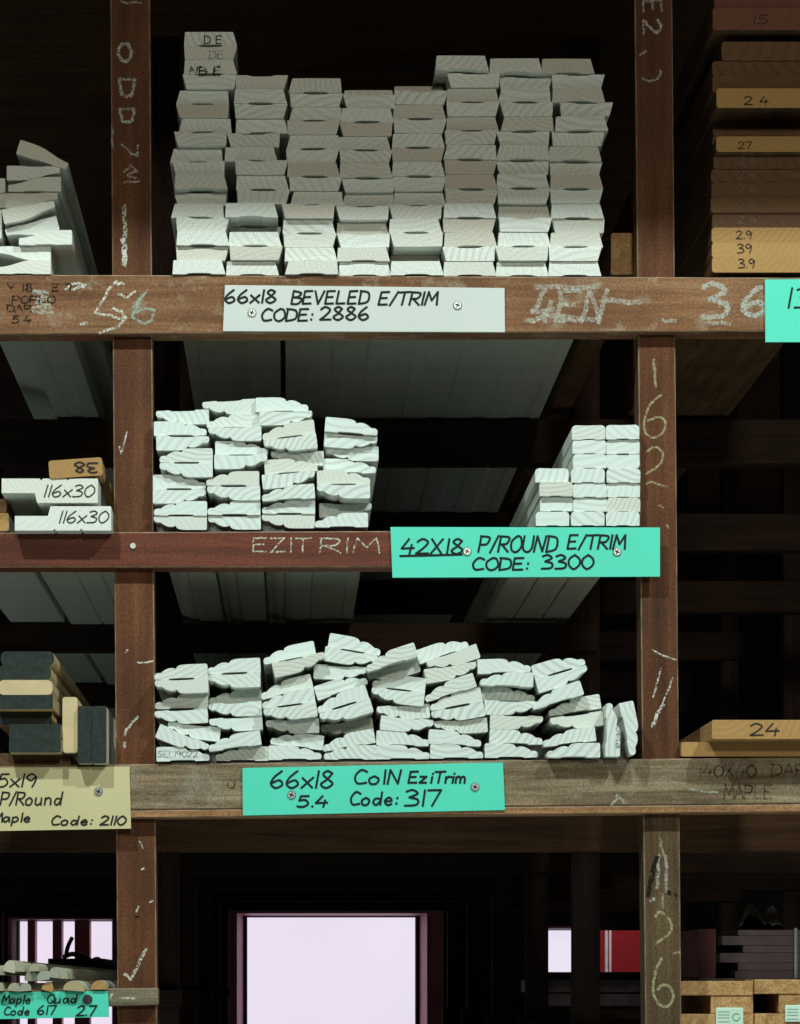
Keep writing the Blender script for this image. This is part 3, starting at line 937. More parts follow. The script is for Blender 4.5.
# left bay, bottom shelf: dark ended fibreboard lengths
GD = 'dark ended boards on the left bottom shelf'
dk = (M['end_dark'], M['mdf'])
dw = (M['end_dark'], M['mdf_pale'])
tn = (M['mdf'], M['mdf'])
plank('brown_plank', -40, 71, 753.2, 764.8, .012, 4.5, (M['brown'], M['brown']), 'brown plank lying under the dark ended boards', 'plank', None)
plank('skirting_board', 9, 61, 738.5, 752.6, -.03, LEN, dk, 'dark ended board, lowest in the flat stack', 'board', GD)
plank('skirting_board', 9, 61, 724, 738.3, -.028, LEN, dk, 'dark ended board, second up in the flat stack', 'board', GD)
plank('skirting_board', -3, 52, 711.6, 725.7, .03, LEN, dk, 'dark ended board set back below the stack middle', 'board', GD)
plank('skirting_board', -3, 53, 695, 709.3, -.004, LEN, dk, 'dark ended board just under the tan one', 'board', GD)
plank('skirting_board', -1.5, 52.5, 680, 694.8, -.004, LEN, tn, 'tan ended board in the flat stack', 'board', GD, .006)
plank('skirting_board', -2, 51, 665.5, 679.8, .0, LEN, dk, 'dark ended board directly above the tan one', 'board', GD, .006)
plank('skirting_board', .8, 54, 651.5, 665.3, .002, LEN, dk, 'dark ended board on top of the flat stack', 'board', GD, .006)
plank('skirting_board', 62.5, 77.5, 697, 752.6, -.02, LEN, tn, 'tan ended board standing on edge', 'board', GD, .003)
plank('skirting_board', 77.8, 91.5, 706, 763.5, -.026, LEN, dk, 'dark ended board on edge, left of the upright pair', 'board', GD, .002)
plank('skirting_board', 92, 106.5, 706, 763.5, -.028, LEN, dw, 'dark ended board on edge, right of the upright pair', 'board', GD, .002)

# bottom left: quarter round mouldings
QR = [(0, 0)] + [(17 * math.cos(t * math.pi / 16), 17 * math.sin(t * math.pi / 16)) for t in range(9)]
DQ = [(-10, 0)] + [(-11 * math.cos(t * math.pi / 10), 13 * math.sin(t * math.pi / 10)) for t in range(1, 10)] + [(10, 0)]
qi = 0
for (x, y, w, h_, rot, dy, ek, ln, lab) in (
        (3, 270, 46, 55, 0, .0, 'quad_end', 3.0, 'grey quad moulding end cut by the left edge, lower row'),
        (90, 272, 84, 56, 5, .0, 'quad_end', 3.2, 'rounded grey quad end, left of the lower pair'),
        (170, 272, 82, 56, -4, .004, 'quad_end', 3.0, 'rounded grey quad end, right of the lower pair'),
        (312, 270, 78, 62, 15, .005, 'end_pine', 2.7, 'small tan quad end in the middle of the lower row'),
        (492, 270, 150, 68, 4, .0, 'quad_end', 3.0, 'wide pale quad end in the lower row'),
        (662, 262, 112, 62, 0, .01, 'end_pine', 2.8, 'tan quad end nearest the left post'),
        (5, 165, 60, 65, 0, .01, 'quad_end', 3.0, 'grey quad end cut by the left edge, upper row'),
        (70, 145, 88, 80, 12, .0, 'quad', 3.0, 'pale topmost quad length at left'),
        (120, 142, 66, 62, 0, .004, 'quad_end', 2.4, 'brownish quad end beside the topmost one'),
        (215, 205, 96, 70, 0, .01, 'quad_end', 2.9, 'dark grey quad end in the upper middle'),
        (228, 145, 70, 52, 0, .0, 'quad_end', 2.0, 'round grey quad end resting above the upper middle'),
        (295, 200, 88, 62, -8, .0, 'quad_end', 3.1, 'round dark quad end with a pale back'),
        (352, 182, 78, 70, 8, .004, 'quad_end', 2.8, 'upright grey quad end at right of upper row'),
        (415, 190, 60, 70, 0, .008, 'quad_end', 2.5, 'narrow brown quad end at far right of upper row')):
    pr = [(px_ * w / 22 / 6.667 * S, pz_ * h_ / 13 / 6.667 * S) for px_, pz_ in DQ]
    me_ = profile_mesh('quad_moulding', pr, ln, (M[ek], M['quad']))
    o = link(bpy.data.objects.new('quad_moulding', me_))
    dy -= .018
    p = P(x / 6.667, 950 + y / 6.667 + .3, dy)
    o.location = (p.x, dy, p.z)
    o.rotation_euler = (0, math.radians(rot), 0)
    tag(o, lab, 'moulding', 'quad mouldings on the lowest left rail')
for i, (x0, x1, y0, y1, dy, lab) in enumerate(((62, 118, 977, 988, 3.1, 'dark stand-in board for the shaded quad sides, bottom'), (54, 117, 965, 976.5, 3.15, 'dark stand-in board for the shaded quad sides, middle'),
                                               (48, 104, 958.5, 964.5, 3.2, 'thin dark stand-in board for the shaded quad sides, top'))):
    plank('dark_board', x0, x1, y0, y1, dy, 1.6, (M['quad_dark'], M['quad_dark']), lab, 'board', 'stand-ins for shaded quad sides')  # these boards stand in for quad sides receding into shadow


def tube(name, pts, r, mat):
    cu = bpy.data.curves.new(name, 'CURVE')
    cu.dimensions = '3D'
    sp = cu.splines.new('POLY')
    q = pts
    sp.points.add(len(q) - 1)
    for p_, v in zip(sp.points, q):
        p_.co = (*v, 1)
    cu.bevel_depth = r
    cu.bevel_resolution = 2
    cu.use_fill_caps = True
    tmp = bpy.data.objects.new(name, cu)
    COL.objects.link(tmp)
    dg = bpy.context.evaluated_depsgraph_get()
    me_ = bpy.data.meshes.new_from_object(tmp.evaluated_get(dg))
    bpy.data.objects.remove(tmp)
    me_.materials.clear()
    me_.materials.append(mat)
    return link(bpy.data.objects.new(name, me_))


px_pts = smooth_pts([(66, 957), (67, 950), (69, 944), (72, 938)], 4)
o = tube('strap_end', [P(x, y, 3.22 + .002 * i) for i, (x, y) in enumerate(px_pts)], .005, M['strap'])
tag(o, 'stiff dark strap end sticking up behind the quad mouldings', 'strap')
px_pts = smooth_pts([(64, 957), (72, 954), (80, 956), (88, 959), (92, 961), (97, 959), (103, 963), (108, 970)], 4)
o = tube('packing_strap', [P(x, y, 3.24 + .003 * i) for i, (x, y) in enumerate(px_pts)], .0055, M['strap'])
tag(o, 'dark curled packing strap lying behind the quad mouldings', 'strap')


# bottom right: pine packs with slots
def pack(x0, x1, yt, slot, tag_box, dy, lab):
    root = thing('pine_pack', lab, 'timber pack', tuple(P((x0 + x1) / 2, 1036, dy)), 'pine packs at bottom right')
    inv = Matrix.Translation(root.location).inverted()
    sx0, sx1, sy0, sy1 = slot
    L_ = .3

    def piece(nm, a0, a1, b0, b1, off=0.0, mt=None, depth=L_):
        p0, p1 = P(a0, b1, dy), P(a1, b0, dy)
        bm = bmesh.new()
        box(bm, p0.x, p1.x, dy + off, dy + off + depth, p0.z, p1.z, bev=.0012)
        o_ = mesh_obj(nm, bm, mt or M['pine'], root)
        o_.matrix_parent_inverse = inv
        return o_
    piece('top_slat', x0, x1, yt, sy0)
    piece('spacer_block', sx1, x1, sy0 + .1, sy1 - .1, .002)
    if sx0 > x0 + 1:
        piece('spacer_block', x0, sx0, sy0 + .1, sy1 - .1, .001)
    piece('bottom_slat', x0, x1, sy1, 1036, -.002)
    t = piece('paper_tag', *tag_box, -.0045, M['label_paper'], .002)
    t['label'] = 'mint green paper tag'
    tx0, tx1, ty0, ty1 = tag_box
    w_ = tx1 - tx0
    lines = [[(tx0 + w_ * .1, ty0 + k), (tx0 + w_ * .5, ty0 + k)] for k in (4, 7, 10, 14)]
    q = writing('printed_lines', lines, dy - .0046, .8, M['label_grey'], None, .0004)
    q.parent = t
    cc = (tx0 + w_ * .75, ty0 + 9.5)
    ring = [[(cc[0] + 3.6 * math.cos(k * math.pi / 8), cc[1] + 3.6 * math.sin(k * math.pi / 8)) for k in range(15)]]
    q = writing('printed_ring', ring, dy - .0046, 1.0, M['label_green'], None, .0004)
    q.parent = t


pack(669, 753.5, 981, (669, 711, 995.5, 1014), (715.5, 743, 1007.5, 1026), .085, 'left pine timber pack with slot and mint tag, by right post')
pack(754.5, 850, 979.5, (754.8, 779, 994, 1013.5), (784.5, 812, 1005, 1022), .08, 'right pine timber pack cut by the photo edge, with mint tag')

# set-back planks behind the packs
GR = 'dusty planks set back in the lower right bay'
for i, (x0, x1, y0, y1) in enumerate(((735, 840, 971, 978), (738, 840, 963, 970.5), (720, 840, 953, 962.5), (743, 840, 945.5, 952.5), (722, 840, 936, 945), (738, 840, 930, 935.5))):
    plank('dusty_plank', x0, x1, y0, y1, 1.3, .8, (M['mauve'], M['mauve']), 'dusty mauve plank set back at lower right, %s' % level(i + 1, 6).replace('board', 'layer'), 'plank', GR)
plank('dusty_plank', 700, 845, 978.4, 996, 1.28, .82, (M['mauve'], M['mauve']), 'thick dusty base timber under the set back mauve planks', 'plank', GR)
o = plank('spacer_timber', 700, 845, 996.4, 1022.0, 1.29, .8, (M['mauve'], M['mauve']), 'dark packing timber at the bottom behind the pine packs', 'timber')
plank('maroon_board', 698, 716, 929, 978, 1.35, .6, (M['maroon'], M['maroon']), 'maroon board standing on edge beside the dusty planks', 'board')
# strap around dusty planks
bm = bmesh.new()
a, b_ = P(794, 978, 1.29), P(797, 928, 1.29)
box(bm, a.x, b_.x, 1.288, 1.294, a.z, b_.z)
o = mesh_obj('banding_strap', bm, M['label_grey'])
tag(o, 'pale banding strap down the front of the dusty planks', 'strap')


# crumpled film on top of them
bm = bmesh.new()
nx, ny = 12, 8
gv = []
for j in range(ny + 1):
    row = []
    for i in range(nx + 1):
        u, v = i / nx, j / ny
        p = P(738 + 46 * u, 930, 1.45 + .5 * v)
        hgt = .05 * math.sin(math.pi * u) * math.sin(math.pi * min(1, v + .12)) * (1 + .6 * math.sin(7 * u + 3 * v)) + random.uniform(0, .008)
        row.append(bm.verts.new((p.x, p.y, P(0, 930, 1.3).z + .002 + hgt)))
    gv.append(row)
for j in range(ny):
    for i in range(nx):
        bm.faces.new((gv[j][i], gv[j][i + 1], gv[j + 1][i + 1], gv[j + 1][i]))
o = mesh_obj('stretch_film', bm, M['film'], smooth=True)
md = o.modifiers.new('thick', 'SOLIDIFY')
md.thickness = .001
tag(o, 'crumpled dusty stretch film heaped on the set back planks', 'plastic film')

# rear: red panel with white stripes on the back wall, long timbers on trestles
YR = 7.9
red = thing('red_panel', 'red panel with two white stripes seen through the rear opening', 'panel', (P(620, 0, YR).x, YR, 0))
inv = Matrix.Translation(red.location).inverted()
bm = bmesh.new()
a, b_ = P(560, 972, YR), P(690, 905, YR)
box(bm, a.x, b_.x, YR, YR + .03, 0, b_.z)
o = mesh_obj('panel_board', bm, M['red'], red)
o.matrix_parent_inverse = inv
for (u, v) in ((605, 607.8), (609, 611.3)):
    bm = bmesh.new()
    c_, d_ = P(u, 972, YR), P(v, 908, YR)
    box(bm, c_.x, d_.x, YR - .003, YR - .0001, .3, d_.z)
    o = mesh_obj('white_stripe', bm, M['red_white'], red)
    o.matrix_parent_inverse = inv
area('panel_fill_lamp', (P(620, 0, 7.5).x, 7.3, 2.7), (P(620, 0, 7.9).x, 7.9, 1.6), 0.5, 9, (0.95, 0.95, 1.0))  # added lamp that brightens the red panel behind the opening

GQ = 'timbers lying across behind the rack'
YB = 6.2
zs = EYE + (VPY - 1062) * S * (1 + YB / D)
stand = thing('trestle', 'dark trestle under the timbers behind the rack', 'trestle', (P(640, 0, YB).x, YB, 0))
inv = Matrix.Translation(stand.location).inverted()
bm = bmesh.new()
xa, xb = P(530, 0, YB).x, P(800, 0, YB).x
box(bm, xa, xb, YB, YB + .5, zs - .06, zs)
o = mesh_obj('trestle_top', bm, M['quad_dark'], stand)
o.matrix_parent_inverse = inv
for xx in (xa + .03, xb - .09):
    for yy in (YB + .02, YB + .42):
        bm = bmesh.new()
        box(bm, xx, xx + .06, yy, yy + .06, 0, zs - .061)
        o = mesh_obj('leg', bm, M['quad_dark'], stand)
        o.matrix_parent_inverse = inv
zc = zs
for i in range(6):
    h_ = .044
    bm = bmesh.new()
    j = random.uniform(-.03, .03)
    box(bm, xa + .02 + j, xb - .02 + j, YB + .02 + .01 * (i % 2), YB + .42, zc + .001, zc + h_ - .004, bev=.003)
    o = mesh_obj('long_timber', bm, M['mauve'])
    tag(o, 'long dusty timber lying across behind the rack, %s' % level(i + 1, 6).replace('board', 'layer'), 'timber', GQ)
    zc += h_


NUDGE = {'moulded_board.002': (0.0, 0.4), 'moulded_board.004': (0.0, 0.6), 'moulded_board.008': (0.0, 0.6), 'moulded_board.011': (0.0, 0.6), 'moulded_board.013': (0.0, 3.2), 'moulded_board.014': (0.0, 2.2), 'moulded_board.015': (0.0, 4.0), 'moulded_board.016': (-0.1, 1.4), 'moulded_board.017': (-0.2, 3.8), 'moulded_board.020': (0.0, 1.6), 'moulded_board.021': (0.0, 6.8), 'moulded_board.022': (0.0, 4.6), 'moulded_board.023': (-0.2, 7.0), 'moulded_board.024': (0.0, 2.8), 'moulded_board.025': (0.0, 1.4), 'moulded_board.026': (0.1, 3.0), 'moulded_board.027': (0.2, 1.6), 'moulded_board.029': (0.0, 0.6), 'moulded_board.030': (0.0, 7.0), 'moulded_board.031': (0.0, 7.0), 'moulded_board.032': (0.2, 3.2), 'moulded_board.033': (0.0, 7.0), 'moulded_board.034': (0.0, 7.0), 'moulded_board.035': (0.0, 6.8), 'moulded_board.037': (0.0, 0.6), 'moulded_board.039': (0.0, 3.4), 'moulded_board.040': (0.0, 2.6), 'moulded_board.041': (0.0, 4.4), 'moulded_board.042': (0.0, 3.4), 'moulded_board.044': (0.0, 1.8), 'moulded_board.046': (0.0, 3.6), 'moulded_board.047': (0.0, 2.2), 'moulded_board.048': (0.0, 7.0), 'moulded_board.049': (0.0, 5.6), 'moulded_board.051': (0.0, 3.8), 'moulded_board.052': (0.0, 5.4), 'moulded_board.053': (0.0, 4.2), 'moulded_board.054': (0.0, 3.0), 'moulded_board.055': (0.0, 4.6), 'moulded_board.056': (0.0, 5.4), 'moulded_board.057': (0.0, 2.4), 'moulded_board.058': (-0.8, 0.0), 'moulded_board.059': (0.0, 1.2), 'moulded_board.060': (0.0, 1.2), 'moulded_board.061': (0.0, 3.0), 'moulded_board.062': (0.0, 1.4), 'moulded_board.063': (0.0, 4.6), 'moulded_board.064': (-1.9, 3.6), 'moulded_board.065': (0.0, 4.8), 'moulded_board.066': (0.0, 3.0), 'moulded_board.067': (0.8, 0.0), 'moulded_board.068': (0.0, 1.6), 'moulded_board.069': (0.0, 2.2), 'moulded_board.070': (0.0, 1.8), 'moulded_board.071': (0.0, 7.0), 'moulded_board.072': (-0.6, 5.6), 'moulded_board.073': (-1.3, 7.0), 'moulded_board.074': (1.6, 7.0), 'moulded_board.076': (0.0, 0.6), 'moulded_board.077': (0.0, 1.8), 'moulded_board.078': (-0.6, 1.0), 'moulded_board.080': (0.0, 0.6), 'moulded_board.081': (0.6, 0.0), 'moulded_board.082': (0.0, 1.8), 'moulded_board.083': (1.5, 1.6), 'moulded_board.085': (0.0, 1.6), 'moulded_board.086': (0.0, 2.6), 'moulded_board.087': (0.6, 2.2), 'moulded_board.089': (-0.4, 2.4), 'moulded_board.090': (0.0, 2.4), 'moulded_board.093': (0.0, 1.0), 'moulded_board.095': (0.0, 7.0), 'moulded_board.096': (0.0, 4.8), 'moulded_board.097': (0.4, 3.8), 'pencil_round_board.001': (0.3, 0.0), 'pencil_round_board.003': (0.0, 0.4), 'pencil_round_board.006': (0.0, 1.6), 'pencil_round_board.008': (1.2, 0.0), 'pencil_round_board.010': (0.0, 0.8), 'pencil_round_board.013': (0.0, 1.2), 'pencil_round_board.015': (-1.5, 0.0), 'pencil_round_board.016': (0.0, 0.8), 'quad_moulding.007': (-2.2, 0.0), 'quad_moulding.008': (2.2, 0.0), 'quad_moulding.009': (-1.3, 0.0), 'quad_moulding.010': (0.0, 1.0), 'quad_moulding.011': (-1.0, 0.0), 'quad_moulding.012': (0.8, 0.0), 'quad_moulding.013': (1.5, 0.0), 'slope_edged_board.002': (-0.7, 0.0), 'slope_edged_board.003': (-1.6, 0.0), 'slope_edged_board.019': (0.7, 0.0), 'slope_edged_board.020': (1.6, 0.0), 'slope_edged_board.036': (-1.2, 0.0), 'slope_edged_board.037': (-2.3, 0.0), 'slope_edged_board.050': (-0.6, 1.2), 'slope_edged_board.051': (1.8, 0.6), 'slope_edged_board.052': (0.0, 0.6), 'slope_edged_board.053': (-0.4, 0.0), 'slope_edged_board.059': (-1.2, 0.0), 'slope_edged_board.064': (0.7, 0.0), 'slope_edged_board.065': (0.6, 0.0), 'slope_edged_board.067': (0.4, 0.0), 'slope_edged_board.069': (-0.4, 0.0), 'slope_edged_board.073': (1.2, 0.0), 'slope_edged_board.074': (-0.8, 0.0), 'slope_edged_board.078': (1.1, 0.0), 'slope_edged_board.080': (-0.7, 0.0), 'slope_edged_board.081': (-0.7, 0.0), 'slope_edged_board.082': (-0.2, 0.0), 'slope_edged_board.085': (-0.6, 0.0), 'slope_edged_board.086': (-1.9, 0.0), 'slope_edged_board.089': (0.8, 0.0), 'slope_edged_board.091': (-1.0, 0.0), 'slope_edged_board.094': (-0.7, 0.0), 'slope_edged_board.095': (0.7, 0.0), 'slope_edged_board.097': (0.7, 0.0), 'slope_edged_board.100': (-2.0, 0.0), 'slope_edged_board.101': (1.9, 0.0), 'slope_edged_board.106': (1.0, 0.0), 'slope_edged_board.109': (0.7, 0.0), 'slope_edged_board.111': (0.8, 0.0), 'slope_edged_board.115': (2.5, 0.0), 'slope_edged_board.117': (0.0, 0.4), 'splayed_board.001': (0.0, 0.4), 'splayed_board.002': (0.0, 1.4), 'splayed_board.005': (0.7, 0.0), 'splayed_board.008': (0.0, 7.0), 'splayed_board.009': (0.0, 0.6), 'splayed_board.010': (-0.7, 0.0), 'timber_block': (0.0, 0.6)}
for nm_, (nx_, nz_) in NUDGE.items():
    bpy.data.objects[nm_].location.x += nx_ * .001
    bpy.data.objects[nm_].location.z += nz_ * .001

# ------------------------------------------------------------------ signs
def sign(name, quad, mat, lines, screws, label, y=-.004, th=.004, ink='ink', wpx=2.1):
    pts = [P(a, b, y) for a, b in quad]
    cx = sum(p.x for p in pts) / 4
    zb = min(p.z for p in pts)
    root = thing(name, label, 'sign', (cx, y, zb), 'handwritten signs screwed to the rack rails')
    inv = Matrix.Translation(root.location).inverted()
    bm = bmesh.new()
    frustum(bm, pts, th - .0003)
    o_ = mesh_obj('sign_board', bm, mat, root)
    o_.matrix_parent_inverse = inv
    st_ = []
    for ln in lines:
        if isinstance(ln, tuple):
            st_ += text_strokes(*ln)
        else:
            st_ += [ln]
    q = writing('lettering', st_, y, wpx, M[ink], None)
    q.parent = root
    q.matrix_parent_inverse = inv
    for (sx, sy) in screws:
        c_ = P(sx, sy, y)
        bm = bmesh.new()
        R_ = 4.6 * S
        bmesh.ops.create_cone(bm, cap_ends=True, segments=18, radius1=R_, radius2=R_ * .75, depth=.0022,
                              matrix=Matrix.Translation((c_.x, y - .0012, c_.z)) @ Matrix.Rotation(math.pi / 2, 4, 'X'))
        for ang in (.4, .4 + math.pi / 2):
            m_ = Matrix.Translation((c_.x, y - .0026, c_.z)) @ Matrix.Rotation(ang, 4, 'Y')
            res = bmesh.ops.create_cube(bm, size=1, matrix=m_ @ Matrix.Diagonal((R_ * 1.1, .0006, R_ * .24, 1)))
            for f_ in {f_ for v_ in res['verts'] for f_ in v_.link_faces}:
                f_.material_index = 1
        s_ = mesh_obj('screw', bm, [M['screw'], M['ink']], root)
        s_.matrix_parent_inverse = inv
    return root


sign('sign_board_white', [(223, 331), (505, 332), (504.5, 288), (225, 285)], M['white_sign'],
     [('66x18', 224.5, 276, 303, 13, .1), ('BEVELED', 291, 368, 304, 13, .15), ('E/TRIM', 378, 436, 305, 13, .2), ('CODE:', 261, 313, 321, 12, .12), ('2886', 320, 369, 320, 13, .05)],
     [(252, 313), (457.5, 305.5)], 'white sign board lettered code 2886').name = 'shelf_sign'
sign('shelf_sign', [(392.5, 577.5), (660, 576.5), (660, 527.5), (390.5, 527)], M['teal'],
     [('42X18', 401, 463, 554, 15, .1), ('P/ROUND', 478, 556, 552, 16, .15), ('E/TRIM', 567, 624, 549, 14, .15), ('CODE:', 472, 529, 570, 12, .1), ('3300', 541, 593, 569, 14, .05),
      [(400, 556), (425, 555.5), (462, 554.5)]],
     [(467, 551.5), (617, 552)], 'teal sign board lettered 42x18 P/Round, code 3300')
sign('shelf_sign', [(243, 815.5), (505, 810), (503, 762.5), (242.5, 768)], M['teal'],
     [('66x18', 270, 333, 788, 17, .12), ('ColN', 354, 400, 784, 14, .08), ('EziTrim', 408, 464, 783, 11.5, .15), ('5.4', 297, 327, 807, 11, .1), ('Code:', 350, 398, 805, 13, .1), ('317', 404, 441, 806, 16, .08)],
     [(291.5, 795), (475, 787)], 'teal sign board lettered 66x18 Coln, code 317')
sign('shelf_sign', [(-60, 832), (131, 828.5), (129.5, 766.5), (-60, 768)], M['yellow'],
     [('65x19', -16, 36, 787, 13, .15), ('P/Round', 0, 62, 805, 13, .15), ('Maple', -7, 31, 822, 9, .15), ('Code: 2110', 51, 125, 825, 9, .2)],
     [(98.5, 791.5)], 'pale yellow sign board lettered P/Round Maple, code 2110', wpx=1.7)
sign('shelf_sign', [(765.5, 342), (870, 342), (870, 278.5), (765, 279.5)], M['teal'],
     [('13', 786, 811, 308, 20, .12)], [(850, 310)], 'teal sign board at right photo edge lettered 13', wpx=1.9)
sign('shelf_sign', [(-50, 1020), (109, 1017), (108, 991), (-50, 993)], M['teal'],
     [('Maple', 2, 31, 1003.5, 8.5, .15), ('Quad', 47, 77, 1003, 8.5, .15), ('Code', 4, 30, 1015, 8, .15), ('617', 37, 56, 1014.5, 9, .12), ('2.7', 76, 95, 1016, 10, .2), ('2.7', 76.6, 95.6, 1015.6, 10, .2)],
     [], 'teal sign board lettered Maple Quad, code 617, lowest left', wpx=1.4)
# dark screw blot on the quad sign is a plain washer head
bm = bmesh.new()
c_ = P(87.5, 999.5, -.005)
bmesh.ops.create_cone(bm, cap_ends=True, segments=18, radius1=5 * S, radius2=4 * S, depth=.003, matrix=Matrix.Translation((c_.x, -.0056, c_.z)) @ Matrix.Rotation(math.pi / 2, 4, 'X'))
o = mesh_obj('screw', bm, M['strap'])
qs = [x for x in bpy.data.objects if x.get('label', '').startswith('teal sign board lettered Maple')][0]
o.parent = qs
o.matrix_parent_inverse = Matrix.Translation(qs.location).inverted()

# ------------------------------------------------------------------ chalk and pen marks on the rack
def rough_line(pts, amp=.9, n=6):
    out = []
    for (x0, y0), (x1, y1) in zip(pts, pts[1:]):
        for k in range(n):
            t = k / n
            out.append((x0 + (x1 - x0) * t + random.uniform(-amp, amp), y0 + (y1 - y0) * t + random.uniform(-amp, amp)))
    out.append(pts[-1])
    return out


def marks(strokes, host, y, w, mat, rough=.5):
    writing('chalk_mark', [rough_line(s_, rough, 3) for s_ in strokes], y, w, M[mat], host, .0004)


# rail one, left: faded pen, chalk 56 and a smear
writing('pen_note', text_strokes('Y 18', 7, 33, 291, 7) + text_strokes('E J', 52, 72, 291, 7) + text_strokes('POPLO', 12, 55, 303, 7) + text_strokes('DAR', 7, 31, 312, 7)
        + text_strokes('5.4', 12, 31, 323, 7), 0, 1.3, M['ink_worn'], beam1)
marks([[(32 + random.uniform(-4, 10), 290 + i * 2.2), (48 + random.uniform(-6, 6), 291 + i * 2.2)] for i in range(11)], beam1, 0, 2.5, 'chalk_faint', 1.2)
marks([[(117, 281), (108, 290), (102, 302), (95, 313)], [(95, 313), (108, 316), (120, 318), (128, 318)], [(113, 308), (122, 312), (126, 318), (118, 326), (100, 333)],
       [(116, 283), (124, 284)], [(118, 294), (128, 298), (135, 291)], [(66, 289), (75, 283), (86, 286), (78, 287), (72, 290)], [(81, 324), (87, 323)]], beam1, 0, 2.6, 'chalk', .9)
marks([[(147, 290), (139, 302), (132, 318)], [(142, 296), (134, 308)], [(134, 314), (145, 308), (154, 310), (152, 320), (143, 324), (134, 318)]], beam1, 0, 2.6, 'chalk_teal', .9)
# rail one, right: rubbed lettering
marks(text_strokes('4EN', 530, 604, 322, 32, .1), beam1, 0, 4.5, 'chalk_faint', 2.2)
marks([[(536, 288), (600, 286)], [(525, 322), (545, 316), (600, 320)], [(600, 300), (640, 302)]], beam1, 0, 5, 'chalk_faint', 2.5)
marks(text_strokes('3', 700, 728, 318, 34), beam1, 0, 4.2, 'chalk_faint', 1.3)
marks(text_strokes('6', 742, 768, 316, 30), beam1, 0, 4.2, 'chalk_faint', 1.3)
marks([[(705, 322), (730, 324)], [(662, 320), (676, 321)]], beam1, 0, 3.5, 'chalk_faint', 1.6)
# rail two
marks(text_strokes('EZIT', 252, 311, 552, 14) + text_strokes('RIM', 319, 378, 553, 15), beam2, 0, 1.5, 'chalk', .4)
bm = bmesh.new()
c_ = P(133, 546, 0)
bmesh.ops.create_cone(bm, cap_ends=True, segments=16, radius1=3.6 * S, radius2=2.8 * S, depth=.002, matrix=Matrix.Translation((c_.x, -.001, c_.z)) @ Matrix.Rotation(math.pi / 2, 4, 'X'))
mesh_obj('screw', bm, M['screw'], beam2)
# rail three
writing('pen_note', text_strokes('140X40', 699, 756, 777, 12) + text_strokes('DAR', 771, 806, 776, 12) + text_strokes('MAPLE', 724, 772, 799, 14), 0, 1.7, M['ink_faint'], beam3)
marks([[(612, 806), (618, 796), (624, 803)], [(690, 788), (718, 792)]], beam3, 0, 2.4, 'chalk_faint', 1.5)
writing('pen_note', [[(228, 783), (228, 788), (234, 788), (235, 782)]], 0, 1.0, M['ink_worn'], beam3)
# small rail
marks([[(101, 996), (104, 1000), (109, 999), (112, 994)], [(122, 998), (135, 998)]], beam4, 0, 2.4, 'chalk', .5)


def rot_text(t, cx, cy, w, h):
    """Letters turned on their side, reading down the post."""
    out = []
    for st_ in text_strokes(t, 0, w, 0, h):
        out.append([(cx - h / 2 - y_, cy + x_) for x_, y_ in st_])
    return out


YP = Y_POST
# left post, upper
marks(rot_text('0', 125, 43, 18, 14) + rot_text('D', 127, 78, 18, 15) + rot_text('D', 127, 108, 14, 14), post_l, YP, 2.6, 'chalk_faint', .9)
marks([[(122, 144), (130, 153), (137, 156), (138, 145)], [(124, 172), (130, 166), (137, 172), (127, 175), (136, 178)], [(125, 182), (140, 181)], [(112, 125), (113, 148)], [(121, 2), (141, 3)]], post_l, YP, 2.2, 'chalk_faint', .8)
marks([[(125, 206), (124, 222), (125, 238), (125, 252), (124, 265)], [(123, 240), (124, 264)]], post_l, YP, 4.2, 'chalk', 1.0)
# left post, lower
marks([[(125, 734), (131, 724), (138, 717)], [(124, 748), (125, 743)]], post_l, YP, 2.6, 'chalk', .8)
marks([[(125, 974), (131, 979), (138, 965), (146, 949)]], post_l, YP, 3.2, 'chalk', .5)
marks([[(138, 662), (144, 663), (153, 661)], [(140, 842), (143, 848)], [(141, 870), (144, 868)], [(150, 902), (153, 901)], [(120, 447), (121, 454), (127, 432)], [(126, 652), (128, 650)], [(139, 906), (136, 912)]], post_l, YP, 1.7, 'chalk', .6)
writing('dark_knot', [[(132, 916), (139, 917)]], YP, 1.8, M['ink_worn'], post_l)
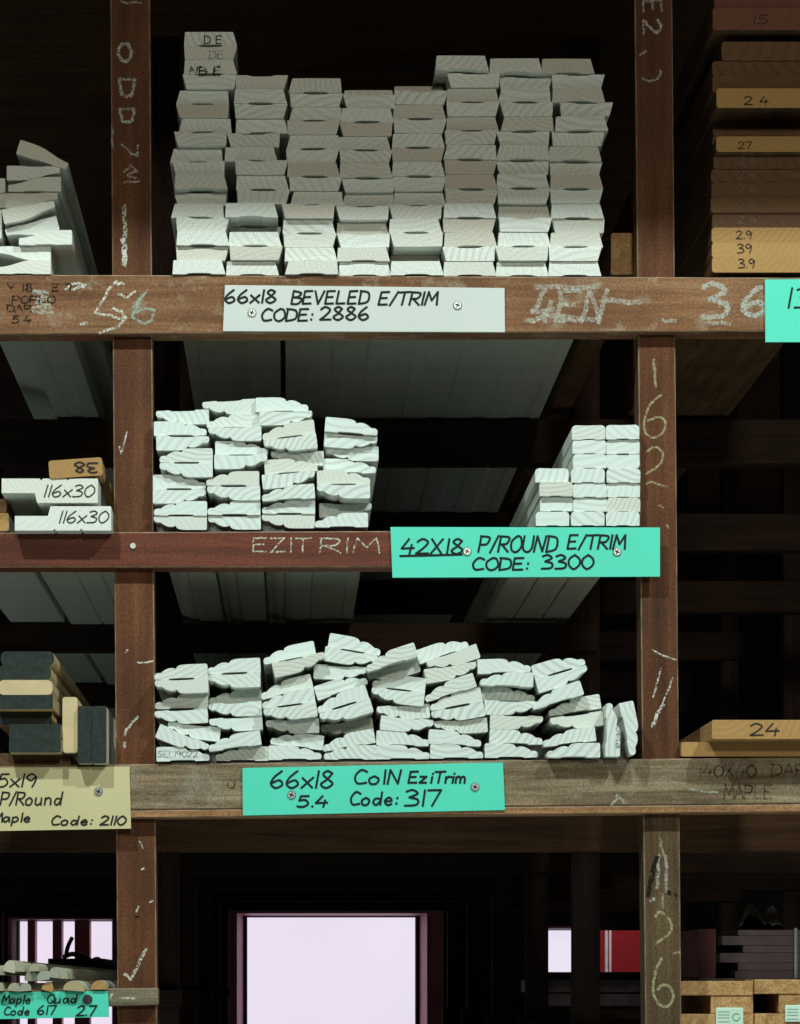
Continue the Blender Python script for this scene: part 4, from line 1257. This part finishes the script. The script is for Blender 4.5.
# right post, upper
marks(rot_text('E', 652, 0, 13, 18) + rot_text('2', 652, 20, 14, 18) + [[(640, 55), (646, 51)]], post_r, YP, 2.2, 'chalk_faint', .9)
marks([[(642, 79), (650, 82), (660, 76), (660, 70)]], post_r, YP, 2.4, 'chalk_faint', .9)
# right post, middle: 1 6 2 1
marks([[(653.5, 360), (654, 370), (656, 387)], [(655, 364), (655.5, 384)]], post_r, YP, 2.4, 'chalk_yellow', .5)
marks([smooth_pts([(661, 395), (650, 405), (644.5, 420), (645, 432), (653, 438), (663, 432), (665, 422), (659, 417), (648, 421)])], post_r, YP, 2.0, 'chalk_yellow', .5)
marks([smooth_pts([(647, 452), (655, 447), (663, 454), (659, 465), (646, 474)])], post_r, YP, 2.0, 'chalk_yellow', .5)
marks([[(646, 484), (652, 482), (660, 485), (668, 487)], [(659, 505), (663, 508)], [(667, 525), (669, 529)]], post_r, YP, 2.0, 'chalk_yellow', .5)
# right post, lower
marks([[(661, 668), (657, 684), (653, 697)], [(673, 678), (668, 690), (662, 705)], [(662, 705), (655, 718), (652, 727)], [(652, 650), (664, 656), (676, 660)]], post_r, YP, 1.7, 'chalk', .6)
marks([[(663, 704), (657, 714), (653, 725)]], post_r, YP, 3.2, 'chalk', .9)
marks([smooth_pts([(662, 958), (656, 970), (653, 990), (659, 1004), (668, 1006), (673, 998), (671, 988), (663, 985), (657, 990)])], post_rl, YP, 2.6, 'chalk_yellow', .6)
marks([smooth_pts([(655, 917), (659, 912), (664, 914)]), smooth_pts([(668, 918), (672, 926), (668, 935), (658, 942)]), [(656, 944), (661, 940)], [(660, 838), (662, 850), (664, 856)], [(662, 894), (663, 908)],
       [(673, 953), (680, 952)]], post_rl, YP, 2.4, 'chalk_yellow', .6)
marks([[(659, 855), (658, 870), (657, 888)], [(650, 902), (655, 899)], [(666, 856), (667, 892)]], post_rl, YP, 3.2, 'chalk_faint', 1.0)
writing('dark_gouge', [[(657, 857), (652, 872), (648, 896)], [(655, 862), (650, 888)], [(668, 892), (676, 896)]], YP, 4.2, M['ink_worn'], post_rl)
